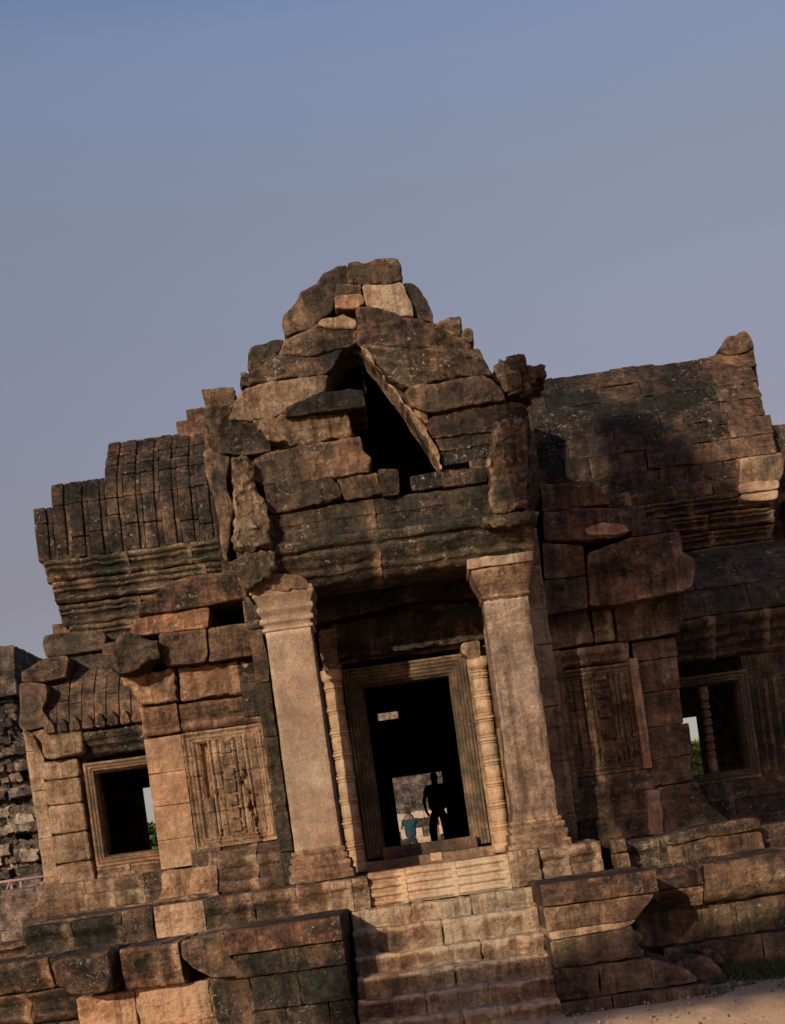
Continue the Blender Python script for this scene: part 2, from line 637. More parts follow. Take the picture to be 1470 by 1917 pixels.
def stone_material(name, streak=0.62, lichen=1.0, bump=0.9, gain=1.0, vary=1.0, sat=1.0):
    m, t, b = newmat(name)
    co = N(t, 'ShaderNodeTexCoord').outputs['Object']
    at = N(t, 'ShaderNodeAttribute', attribute_name='tone')
    sep = N(t, 'ShaderNodeSeparateColor')
    t.links.new(at.outputs['Color'], sep.inputs[0])
    fresh, rnd, moss_shade = sep.outputs[0], sep.outputs[1], sep.outputs[2]
    red = at.outputs['Alpha']
    def nz(*a):
        # stretch the noise to use the whole 0..1 range
        return math_(t, 'ADD', math_(t, 'MULTIPLY', math_(t, 'SUBTRACT', noise(t, co, *a), .5), 2.4), .5, True)
    big = nz(.75, 5, .62, .8)
    med = nz(5.0, 6, .7, .3)
    mic = nz(17.0, 5, .7, .4)
    fine = noise(t, co, 46, 4, .7)
    grain = noise(t, co, 150, 3, .75)
    bed = noise(t, mapping(t, co, (1.6, 1.6, 17)), 1.0, 5, .65, .5)
    strk = noise(t, mapping(t, co, (11, 11, 0.8)), 1.0, 5, .7, .4)
    f = math_(t, 'ADD', fresh, math_(t, 'MULTIPLY', math_(t, 'SUBTRACT', big, .5), .62 * vary))
    f = math_(t, 'ADD', f, math_(t, 'MULTIPLY', math_(t, 'SUBTRACT', med, .5), .50 * vary))
    f = math_(t, 'ADD', f, math_(t, 'MULTIPLY', math_(t, 'SUBTRACT', mic, .5), .34 * vary))
    f = math_(t, 'ADD', f, math_(t, 'MULTIPLY', math_(t, 'SUBTRACT', rnd, .5), .16))
    f = math_(t, 'ADD', f, math_(t, 'MULTIPLY', math_(t, 'SUBTRACT', bed, .5), .45 * vary))
    geo = N(t, 'ShaderNodeNewGeometry')
    worn = math_(t, 'MULTIPLY', ramp(t, geo.outputs['Pointiness'], [(.51, 0.0), (.60, 1.0)]), math_(t, 'ADD', math_(t, 'MULTIPLY', mic, .5), .1))
    f = math_(t, 'ADD', f, worn)
    f = math_(t, 'ADD', f, math_(t, 'MULTIPLY', math_(t, 'SUBTRACT', fine, .5), .5), True)
    g = gain
    f = math_(t, 'ADD', math_(t, 'MULTIPLY', math_(t, 'SUBTRACT', f, .45), 1.14), .46, True)
    col = ramp(t, f, [(0.0, (.018 * g, .017 * g, .015 * g)), (.22, (.072 * g, .051 * g, .039 * g)), (.42, (.150 * g, .097 * g, .066 * g)),
                      (.65, (.275 * g, .178 * g, .112 * g)), (.85, (.42 * g, .285 * g, .182 * g)), (1.0, (.54 * g, .395 * g, .265 * g))])
    # warm / cool drift between areas
    col = mix(t, .55, col, mix(t, 1.0, col, ramp(t, nz(.7, 3, .6, .3), [(.2, (1.16, .95, .80)), (.8, (.90, 1.03, 1.05))]), 'MULTIPLY'))
    col = mix(t, math_(t, 'MULTIPLY', red, .6), col, mix(t, 1.0, col, (1.25, .86, .72), 'MULTIPLY'))
    # black crust: ragged blotches
    cr = ramp(t, math_(t, 'ADD', math_(t, 'MULTIPLY', noise(t, co, 2.3, 8, .75, .9), .8), math_(t, 'MULTIPLY', mic, .12)), [(.45, 0.0), (.53, 1.0)])
    cr = math_(t, 'MULTIPLY', cr, math_(t, 'SUBTRACT', 1.0, fresh, True))
    col = mix(t, math_(t, 'MULTIPLY', cr, .75), col, mix(t, fine, (.014, .016, .015), (.052, .052, .046)))
    # moss / dark green lichen, also green-grey shade on door frame and right wing
    mo = math_(t, 'MULTIPLY', moss_shade, ramp(t, math_(t, 'ADD', math_(t, 'MULTIPLY', noise(t, co, 3.6, 7, .75, .6), .8), math_(t, 'MULTIPLY', mic, .15)), [(.42, 0.0), (.56, 1.0)]))
    col = mix(t, mo, col, mix(t, fine, (.016, .022, .016), (.075, .078, .045)))
    # water streaks
    st = ramp(t, strk, [(.40, 1.0), (.52, 0.0)])
    col = mix(t, math_(t, 'MULTIPLY', st, streak), col, mix(t, 1.0, col, (.36, .36, .36), 'MULTIPLY'))
    # small dark pits
    vp0 = N(t, 'ShaderNodeTexVoronoi'); vp0.inputs['Scale'].default_value = 34
    t.links.new(co, vp0.inputs['Vector'])
    pit = math_(t, 'MULTIPLY', ramp(t, vp0.outputs['Distance'], [(.14, 1.0), (.24, 0.0)]), ramp(t, med, [(.45, 0.0), (.75, .8)]))
    col = mix(t, pit, col, mix(t, 1.0, col, (.25, .25, .25), 'MULTIPLY'))
    # pale lichen flecks, in colonies
    v = N(t, 'ShaderNodeTexVoronoi')
    v.inputs['Scale'].default_value = 21
    wv = N(t, 'ShaderNodeVectorMath', operation='ADD')
    wn = N(t, 'ShaderNodeTexNoise'); wn.inputs['Scale'].default_value = 9; wn.inputs['Detail'].default_value = 4
    t.links.new(co, wn.inputs['Vector'])
    ws = N(t, 'ShaderNodeVectorMath', operation='SCALE'); ws.inputs[3].default_value = .12
    t.links.new(wn.outputs['Color'], ws.inputs[0]); t.links.new(co, wv.inputs[0]); t.links.new(ws.outputs[0], wv.inputs[1])
    t.links.new(wv.outputs[0], v.inputs['Vector'])
    spot = ramp(t, math_(t, 'ADD', v.outputs['Distance'], math_(t, 'MULTIPLY', mic, .45)), [(.26, 1.0), (.34, 0.0)])
    patch = ramp(t, noise(t, co, 15, 7, .78, .6), [(.575, 0.0), (.615, 1.0)])
    colony = ramp(t, noise(t, co, 1.5, 6, .78), [(.50, 0.0), (.58, 1.0)])
    lf = math_(t, 'MULTIPLY', math_(t, 'MULTIPLY', math_(t, 'MAXIMUM', spot, patch), colony), .68 * lichen, True)
    col = mix(t, lf, col, (.46, .42, .33))
    col = mix(t, .22 + .33 * vary * vary, col, mix(t, 1.0, col, ramp(t, grain, [(.3, .5), (.7, 1.5)]), 'MULTIPLY'))
    if sat != 1.0:
        hs = N(t, 'ShaderNodeHueSaturation'); hs.inputs['Saturation'].default_value = sat
        t.links.new(col, hs.inputs['Color']); col = hs.outputs[0]
    t.links.new(col, b.inputs['Base Color'])
    b.inputs['Roughness'].default_value = .93
    b.inputs['Specular IOR Level'].default_value = .15
    hgt = math_(t, 'ADD', math_(t, 'MULTIPLY', med, .45), math_(t, 'MULTIPLY', mic, .5))
    hgt = math_(t, 'ADD', hgt, math_(t, 'MULTIPLY', fine, .5))
    hgt = math_(t, 'SUBTRACT', hgt, math_(t, 'MULTIPLY', pit, .3))
    hgt = math_(t, 'ADD', hgt, math_(t, 'MULTIPLY', bed, .7 * vary))
    hgt = math_(t, 'ADD', hgt, math_(t, 'MULTIPLY', grain, .16))
    vp = N(t, 'ShaderNodeTexVoronoi'); vp.inputs['Scale'].default_value = 11
    t.links.new(mapping(t, co, (1, 1, 1.6)), vp.inputs['Vector'])
    hgt = math_(t, 'ADD', hgt, math_(t, 'MULTIPLY', vp.outputs['Distance'], .5))
    bp = N(t, 'ShaderNodeBump')
    bp.inputs['Strength'].default_value = bump
    bp.inputs['Distance'].default_value = .045
    t.links.new(hgt, bp.inputs['Height'])
    t.links.new(bp.outputs[0], b.inputs['Normal'])
    return m

STONE = stone_material('weathered sandstone')
SMOOTH = stone_material('dressed sandstone', streak=.30, lichen=.25, bump=.4, vary=.6)
COLST = stone_material('smooth grey sandstone', streak=.12, lichen=.0, bump=.3, vary=.36, sat=.9)
COLRT = stone_material('flaking sandstone', streak=.75, lichen=.3, bump=.8, vary=.7, sat=.85)
FARSTONE = stone_material('distant sandstone', streak=.3, lichen=.6, bump=.8, gain=1.0, sat=.7)  # saturation lowered to stand in for haze over the distance

def plain(name, c1, c2, sc=8, rough=.9, bump=.3, dist=.02, spec=.2):
    m, t, b = newmat(name)
    co = N(t, 'ShaderNodeTexCoord').outputs['Object']
    n = noise(t, co, sc, 6, .7, .3)
    t.links.new(ramp(t, n, [(.3, c1), (.7, c2)]), b.inputs['Base Color'])
    b.inputs['Roughness'].default_value = rough
    b.inputs['Specular IOR Level'].default_value = spec
    bp = N(t, 'ShaderNodeBump'); bp.inputs['Strength'].default_value = bump; bp.inputs['Distance'].default_value = dist
    t.links.new(n, bp.inputs['Height']); t.links.new(bp.outputs[0], b.inputs['Normal'])
    return m

def leafmat(name, c1, c2):
    m, t, b = newmat(name)
    at = N(t, 'ShaderNodeAttribute', attribute_name='tone')
    sep = N(t, 'ShaderNodeSeparateColor'); t.links.new(at.outputs['Color'], sep.inputs[0])
    t.links.new(ramp(t, sep.outputs[1], [(0, c1), (1, c2)]), b.inputs['Base Color'])
    b.inputs['Roughness'].default_value = .7
    b.inputs['Specular IOR Level'].default_value = .2
    return m

def carve(amp=.02, s=14):
    def h(x, z):
        P = np.column_stack([x, z, np.full(len(x), .3)])
        return (np.abs(vnoise(P * s)) * 1.0 + np.abs(vnoise(P * s * 2.1 + 9)) * .5) * amp
    return h
def ribs(period, amp, slope=0.0, horiz=False):
    def h(x, z):
        u = (z if horiz else x) + slope * (x if horiz else z)
        return amp * np.abs(np.sin(u * math.pi / period)) ** .6
    return h

# ================================================================== GROUND
def ground_material():
    m, t, b = newmat('packed sandy earth')
    co = N(t, 'ShaderNodeTexCoord').outputs['Object']
    big = noise(t, co, .5, 6, .6, .5); med = noise(t, co, 5, 6, .7, .2); fine = noise(t, co, 60, 4, .75)
    f = math_(t, 'ADD', math_(t, 'MULTIPLY', big, .5), math_(t, 'MULTIPLY', med, .5))
    col = ramp(t, f, [(.3, (.38, .235, .14)), (.5, (.54, .35, .21)), (.7, (.66, .45, .28))])
    col = mix(t, .45, col, mix(t, 1.0, col, ramp(t, fine, [(.3, .45), (.7, 1.5)]), 'MULTIPLY'))
    t.links.new(col, b.inputs['Base Color'])
    b.inputs['Roughness'].default_value = .97
    b.inputs['Specular IOR Level'].default_value = .1
    bp = N(t, 'ShaderNodeBump'); bp.inputs['Strength'].default_value = .8; bp.inputs['Distance'].default_value = .03
    t.links.new(math_(t, 'ADD', med, math_(t, 'MULTIPLY', fine, .5)), bp.inputs['Height']); t.links.new(bp.outputs[0], b.inputs['Normal'])
    return m
a = Acc()
gx = np.concatenate([-np.geomspace(900, 8, 22), np.arange(-7.9, 7.9, .09), np.geomspace(8, 900, 22)])
gy = np.concatenate([-np.geomspace(300, 3, 14), np.linspace(-2, 9.5, 14), np.arange(9.7, 16.2, .09), np.geomspace(16.6, 1500, 34)])
X, Y = np.meshgrid(gx, gy, indexing='ij')
P = np.stack([X, Y, np.zeros_like(X)], -1).reshape(-1, 3)
nearm = (np.abs(P[:, 0]) < 7.9) & (P[:, 1] > 9.6) & (P[:, 1] < 16.2)
P[:, 2] = np.where(nearm, fbm(P, 1.1, 5) * .016 + fbm(P, 5.0, 3) * .007 - .01, -.01)
yb = 12.35 + .30 * (P[:, 0] - 1.64)
bank = np.clip((yb - P[:, 1]) / 1.6, 0, 1) * np.clip((P[:, 0] - .2) / 1.2, 0, 1)  # slope added so the earth here catches more sun
P[:, 2] -= bank * bank * (3 - 2 * bank) * .58
idx = np.arange(len(P)).reshape(X.shape)
a.add(P, [np.stack([idx[:-1, :-1], idx[1:, :-1], idx[1:, 1:], idx[:-1, 1:]], -1).reshape(-1, 4)], G(.5))
g = a.build('ground', ground_material())
g['kind'] = 'structure'
g['label'] = 'pale sandy earth in front of the temple steps'

# ================================================================== TEMPLE
TO = (0.05, 16.0, 0.0)
T = empty('stone_temple', TO, 'weathered brown sandstone temple with broken pointed pediment over its porch and steps', 'temple')

# ---- core masses (podium fill, floors) ------------------------------
a = Acc()
def slabbox(acc, x0, x1, y0, y1, z0, z1, tone=None, amp=.006, res=.25, r=.02):
    rbox(acc, x0, x1, y0, y1, z0, z1, r, res, amp, tone or G(.3))
slabbox(a, -7.5, -.95, 14.35, 17.0, 0.0, 1.075, G(.35))
slabbox(a, -.95, 1.15, 14.62, 17.0, 0.0, 1.075, G(.45))
slabbox(a, 1.15, 9.0, 14.55, 17.0, 0.0, 1.075, G(.3))
slabbox(a, -.98, 1.2, 14.75, 17.3, 1.0, 1.447, G(.4))
slabbox(a, -4.9, 8.0, 17.3, 22.3, 0.0, 1.44, G(.3), res=.5)
slabbox(a, -1.9, 2.0, 22.3, 41.0, 0.0, 1.50, G(.3), res=.5)
slabbox(a, -1.5, 1.7, 17.25, 22.3, 1.4, 1.50, G(.3), res=.5)
put(a, 'podium_core', STONE, T)

# ---- steps ----------------------------------------------------------
SX0, SX1 = -.80, 1.04
step_y = [14.25, 14.0, 13.75, 13.5, 13.25, 13.0, 12.78]
step_z = [1.115, .93, .70, .53, .325, .145, .02]
for i in range(6):
    a = Acc()
    x = SX0
    n = [3, 2, 3, 2, 3, 2][i]
    cutx = sorted(random.uniform(-.05, .05) + SX0 + (SX1 - SX0) * k / n for k in range(1, n))
    cx = [SX0] + cutx + [SX1]
    for k in range(n):
        rbox(a, cx[k] + .001, cx[k + 1] - .001, step_y[i] + random.uniform(-.015, .015), 14.75, step_z[i + 1] - .03 if i < 5 else -.05,
             step_z[i] + random.uniform(-.006, .006), .05, .035, .024, G([.80, .60, .58, .56, .55, .54][i] + random.uniform(-.05, .07), 0, 0), sc=4, wear=1.0)  # top step toned paler for the sun on it
    put(a, 'step', STONE, T)

# ---- top riser with long mouldings (between the cheeks) --------------
def riser_profile(y, z0, z1, back, n=4, d=.022):
    pr = [(back, z0), (y, z0)]
    h = (z1 - z0) / n
    for k in range(n):
        z = z0 + k * h
        pr += [(y, z + h * .12), (y - d, z + h * .3), (y - d, z + h * .62), (y - d * .2, z + h * .8), (y, z + h * .98)]
    pr += [(y - .012, z1), (back, z1)]
    return pr
a = Acc()
mould(a, -.60, .84, riser_profile(14.62, 1.12, 1.47, 15.4, 4, .03), .46, (.78, 0, .1), amp=.008, r=.006, res=.018)
put(a, 'riser_moulding', SMOOTH, T)
a = Acc()
mould(a, -.98, -.60, [(15.4, 1.1), (14.50, 1.1), (14.48, 1.22), (14.55, 1.27), (14.56, 1.33), (14.5, 1.36), (14.5, 1.44), (15.4, 1.45)], .2, (.62, .2, .2), amp=.015)
rbox(a, .84, 1.16, 14.60, 15.4, 1.12, 1.49, .04, .05, .02, G(.6, .2, .3))
put(a, 'moulding_end_block', STONE, T)

# ---- left cheek block ----------------------------------------------
a = Acc()
rbox(a, -1.90, -.835, 13.10, 14.6, .925, 1.145, .02, .06, .010, G(.24, 0, .75), sc=1.5)
rbox(a, -1.86, -.84, 13.16, 14.6, .70, .92, .03, .06, .012, G(.25, .5, .3))
for x0, x1 in ((-1.74, -1.3), (-1.29, -.84)):
    rbox(a, x0, x1, 13.20 + random.uniform(-.02, .02), 14.6, .38, .695, .035, .05, .02, G(.14, .8, .1), sc=3.5)
for x0, x1 in ((-1.76, -1.45), (-1.44, -1.05), (-1.04, -.83)):
    rbox(a, x0, x1, 13.14 + random.uniform(-.02, .02), 14.6, -.05, .375, .035, .05, .02, G(.24, .5, .2), sc=3.5)
put(a, 'left_stair_cheek', STONE, T)
# ---- overhanging mouldings and the wall left of it -------------------
a = Acc()
tf = lambda f, mo=0, re=0: (lambda *q: G(f + random.uniform(-.1, .1), mo, re))
def coping(y, z0, z1, back, ov=.16):
    return [(back, z0), (y + .11, z0), (y + .05, z0 + (z1 - z0) * .25), (y, z0 + (z1 - z0) * .55), (y - .01, z1 - .02), (y + .01, z1), (back, z1 + .005)]
mould(a, -2.93, -2.37, coping(13.38, .70, 1.10, 14.6), .32, (.25, 0, .7), amp=.012, r=.02)
prism(a, ZP(7, [(735, 350), (915, 316), (925, 410), (1010, 475), (1010, 490), (860, 500), (800, 470), (740, 415)], 13.28), 13.24, 14.4, 'y', .04, .05, .02, G(.3, .2, .5))
prism(a, ZP(7, [(215, 440), (265, 412), (440, 385), (452, 470), (450, 550), (320, 570), (285, 555), (240, 510)], 13.3), 13.2, 14.4, 'y', .04, .07, .03, G(.35, .4, .5))
mould(a, -3.07, -2.93, coping(13.75, .70, 1.09, 14.6), .3, (.15, .3, .3), amp=.012)
put(a, 'podium_coping', STONE, T)
a = Acc()
courses(a, -3.45, -1.76, [-.05, .33, .70], 13.62, .9, .4, .75, lambda x, z: G(.9 if x < -2.2 else .6, 0, .55), amp=.03, jit=.03, r=.05, res=.05)
prism(a, ZP(7, [(845, 500), (1000, 480), (1030, 560), (1050, 660), (1055, 760), (900, 760), (870, 640)], 13.45), 13.45, 14.2, 'y', .04, .04, .025, G(.35, .4, .3))
put(a, 'podium_wall', STONE, T)
# set-back podium at far left
a = Acc()
mould(a, -6.9, -3.35, coping(14.0, .78, 1.09, 14.8), .75, (.22, .5, .3), amp=.015, r=.02)
mould(a, -6.9, -3.4, [(14.8, .45), (14.2, .45), (14.1, .5), (14.08, .55), (14.16, .6), (14.2, .66), (14.1, .72), (14.06, .77), (14.8, .78)], .6, (.35, .5, .3), amp=.015, r=.015)
courses(a, -6.9, -3.4, [-.05, .2, .44], 14.15, .6, .4, .8, tf(.5, .3, .3), amp=.02)
put(a, 'podium_wall', STONE, T)

# ---- right cheek -----------------------------------------------------
a = Acc()
rbox(a, 1.0, 2.06, 13.08, 14.7, .975, 1.175, .018, .06, .009, G(.27, 0, .85), sc=1.5)
prism(a, [(1.01, .745), (1.80, .745), (1.86, .78), (1.95, .86), (2.02, .93), (2.03, .965), (1.01, .965)], 13.13, 14.7, 'y', .04, .03, .012, G(.3, .2, .6))
prism(a, [(1.03, .66), (1.55, .68), (1.78, .70), (1.84, .742), (1.02, .742)], 13.15, 14.7, 'y', .035, .015, .015, G(.75, 0, .5))
prism(a, [(1.03, .395), (1.84, .395), (1.87, .44), (1.83, .49), (1.82, .52), (1.88, .57), (1.87, .61), (1.80, .65), (1.79, .70), (1.5, .67), (1.03, .655)], 13.18, 14.7, 'y', .035, .03, .014, G(.36, .5, .1))
for x0, x1 in ((1.02, 1.42), (1.43, 1.9)):
    rbox(a, x0, x1, 13.10, 14.7, .10, .385, .03, .05, .016, G(.5, .4, .1), sc=3)
prism(a, [(1.9, .10), (2.32, .12), (2.26, .22), (2.12, .31), (1.95, .36), (1.9, .36)], 13.12, 14.7, 'y', .04, .04, .016, G(.4, .4, .1))
for x0, x1 in ((1.02, 1.5), (1.51, 2.0), (2.01, 2.4)):
    rbox(a, x0, x1, 13.02, 14.7, -.05, .095, .02, .06, .012, G(.4, .3, .1))
put(a, 'right_stair_cheek', STONE, T)
# ---- right podium -----------------------------------------------------
a = Acc()
rbox(a, 2.08, 2.66, 14.05, 15, .93, 1.135, .015, .06, .008, G(.27, 0, .85))
prism(a, [(15, .72), (14.25, .72), (14.2, .78), (14.12, .86), (14.1, .925), (15, .925)], 2.08, 2.66, 'x', .04, .015, .01, G(.3, .1, .6))
mould(a, 2.67, 6.8, [(15.2, .73), (14.3, .73), (14.2, .78), (14.13, .88), (14.12, 1.0), (14.15, 1.08), (14.2, 1.13), (15.2, 1.15)], .85, (.44, .45, .5), amp=.022, r=.02)
put(a, 'podium_coping', STONE, T, 'dark right-hand coping with pale lichen flecks')
a = Acc()
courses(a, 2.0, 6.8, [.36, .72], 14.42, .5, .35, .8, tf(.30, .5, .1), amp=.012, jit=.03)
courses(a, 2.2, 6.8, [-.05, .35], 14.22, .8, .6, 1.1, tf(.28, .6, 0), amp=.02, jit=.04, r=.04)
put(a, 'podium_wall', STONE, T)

# ---- upper tier (stylobate) -----------------------------------------
a = Acc()
st_prof = lambda y, z0, z1: [(y + .9, z0), (y, z0), (y - .02, z0 + .04), (y + .03, z0 + .09), (y + .05, z0 + (z1 - z0) * .45), (y + .0, z0 + (z1 - z0) * .6), (y - .05, z0 + (z1 - z0) * .72), (y - .05, z1 - .04), (y - .02, z1), (y + .9, z1)]
mould(a, -4.25, -3.20, st_prof(15.0, 1.06, 1.39), .55, (.14, .6, .1), amp=.015, r=.015)
rbox(a, -3.19, -2.87, 14.93, 15.9, 1.07, 1.42, .03, .05, .02, G(.45, .3, .4))
rbox(a, -2.86, -2.34, 14.94, 15.9, 1.09, 1.42, .012, .08, .004, G(.92, 0, .35, .4))
mould(a, -2.33, -1.36, st_prof(14.92, 1.07, 1.43), .5, (.42, .5, .3), amp=.02, r=.015)
mould(a, -1.35, -.97, st_prof(14.80, 1.08, 1.44), .4, (.6, .2, .4), amp=.02, r=.015)
# stones to the left end, terrace edge
mould(a, -6.9, -4.3, st_prof(15.6, 1.05, 1.24), .5, (.4, .3, .3), amp=.03)
mould(a, 1.17, 1.79, [(15.7, 1.12), (14.72, 1.12), (14.66, 1.16), (14.66, 1.27), (14.74, 1.31), (14.74, 1.35), (14.66, 1.39), (14.66, 1.48), (15.7, 1.5)], .3, (.58, .2, .2), amp=.014)
rbox(a, 1.93, 2.06, 14.76, 15.7, 1.12, 1.32, .03, .05, .02, G(.5, .2, .3))
rbox(a, 1.91, 2.06, 14.76, 15.7, 1.33, 1.47, .03, .05, .02, G(.45, .2, .3))
mould(a, 2.08, 2.75, st_prof(15.2, 1.11, 1.42), .35, (.28, .7, .1), amp=.025)
prism(a, ZP(6, [(975, 1430), (1060, 1400), (1345, 1375), (1370, 1490), (1010, 1560), (850, 1560), (840, 1450)], 15.1), 15.1, 16.0, 'y', .05, .03, .012, G(.48, .1, .6))
prism(a, ZP(6, [(820, 1400), (980, 1350), (1200, 1310), (1300, 1300), (1335, 1320), (1335, 1365), (1050, 1400), (860, 1450), (820, 1440)], 15.1), 15.04, 16.0, 'y', .05, .04, .02, G(.4, .4, .4))
mould(a, 3.5, 7.4, st_prof(15.9, 1.09, 1.40), .8, (.25, .5, .2), amp=.02)
put(a, 'stylobate', STONE, T)
a = Acc()
slabbox(a, -4.25, -.98, 15.3, 17.3, 1.05, 1.42, G(.4)); slabbox(a, 1.2, 7.8, 15.5, 17.3, 1.05, 1.40, G(.4))
put(a, 'terrace_floor', STONE, T)

# ---- porch columns ---------------------------------------------------
def column(cx, cy, hw, zb, zt, name, tone, ctone, left):
    a = Acc()
    b0 = zb
    sqcol(a, cx, cy, [(hw, b0 + .33), (hw * .985, b0 + 1.2), (hw * .97, zt - (.42 if left else 0))], tone, amp=.016 if not left else .006, res=.04)
    s = put(a, name, COLST if left else COLRT, T)
    a = Acc()
    h = hw
    if left: sqcol(a, cx, cy, [(h * .98, zt - .42), (h + .02, zt - .41), (h + .02, zt - .385), (h - .005, zt - .37), (h + .0, zt - .345), (h + .035, zt - .33), (h + .035, zt - .29),
                      (h + .01, zt - .27), (h + .03, zt - .235), (h + .05, zt - .2), (h + .05, zt - .17), (h + .03, zt - .15), (h + .05, zt - .1), (h + .07, zt - .06), (h + .075, zt - .052),
                      (h + .075, zt), (h + .0, zt + .01)], ctone, amp=.007, res=.02)
    if left: put(a, 'capital', COLST, T, sub=s)
    a = Acc()
    sqcol(a, cx, cy, [(h + .09, b0), (h + .09, b0 + .08), (h + .06, b0 + .10), (h + .075, b0 + .14), (h + .07, b0 + .19), (h + .035, b0 + .205), (h + .05, b0 + .23), (h + .05, b0 + .265),
                      (h + .02, b0 + .28), (h + .035, b0 + .30), (h + .03, b0 + .32), (h, b0 + .335)], G(.62, .1, .2), amp=.014, res=.025)
    put(a, 'column_base', STONE, T, sub=s)
    return s
column(-1.085, 15.2, .245, 1.455, 4.50, 'porch_column', G(.66, 0, 0, .3), G(.64, .1, .1), True)
s = column(1.20, 15.2, .235, 1.46, 4.10, 'porch_column', G(.66, 0, .05, .3), G(.62, .1, .2), False)
s['label'] = 'scaled and flaking right porch column'
# broken second impost on the right column
a = Acc()
sqcol(a, 1.2, 15.2, [(.225, 4.08), (.235, 4.12), (.25, 4.125), (.25, 4.15), (.24, 4.16), (.26, 4.22), (.295, 4.30), (.315, 4.37), (.318, 4.42), (.30, 4.43)], G(.5, .4, .3), amp=.012, res=.025)
rbox(a, .85, 1.53, 14.85, 15.55, 4.43, 4.53, .02, .05, .012, G(.85, 0, .2))
put(a, 'impost_block', STONE, T)
a = Acc()
rbox(a, -1.42, -.77, 14.87, 15.55, 4.47, 4.51, .012, .06, .008, G(.6, .1, .2))
# slivers of the wall pilasters behind the columns
put(a, 'impost_block', STONE, T)

# ---- architrave and cornice -----------------------------------------
a = Acc()
arch = [(15.7, 4.50), (15.12, 4.505), (15.05, 4.53), (15.0, 4.58), (14.95, 4.60), (14.95, 4.64), (14.99, 4.66), (14.92, 4.70), (14.84, 4.76), (14.83, 4.80), (14.87, 4.82), (14.78, 4.85), (14.76, 4.93), (14.83, 4.95), (14.90, 4.99), (14.90, 5.12), (14.87, 5.14), (14.9, 5.29), (15.7, 5.30)]
def arch_tf(x):
    return G(.24 if x < .3 else .17, .7, .25)
mould(a, -1.48, 1.57, arch, 1.4, amp=.022, r=.02, res=.022, tf=arch_tf)
prism(a, ZP(1, [(160, 1275), (250, 1230), (350, 1225), (375, 1270), (360, 1330), (240, 1400), (215, 1350), (170, 1300)], 14.75), 14.70, 15.5, 'y', .025, .03, .035, G(.40, .7, .1), carve(.05, 13), sc=6, edge=.04)
prism(a, ZP(1, [(1200, 1100), (1330, 1078), (1432, 1076), (1425, 1105), (1400, 1125), (1250, 1150), (1195, 1150)], 14.75), 14.66, 15.5, 'y', .025, .02, .03, G(.42, .6, .2), carve(.03, 14), sc=6, edge=.03)
prism(a, ZP(1, [(200, 1330), (250, 1310), (480, 1345), (505, 1385), (300, 1405), (235, 1400)], 14.9), 14.85, 15.5, 'y', .035, .03, .03, G(.55, .3, .3), sc=5)
put(a, 'architrave', STONE, T)
# soffit/ceiling of porch
a = Acc()
for k in range(4):
    rbox(a, -1.5, 1.6, 15.72 + k * .34, 15.72 + (k + 1) * .34 - .01, 4.86, 5.2, .02, .15, .01, G(.25, .3))
put(a, 'porch_ceiling', STONE, T)

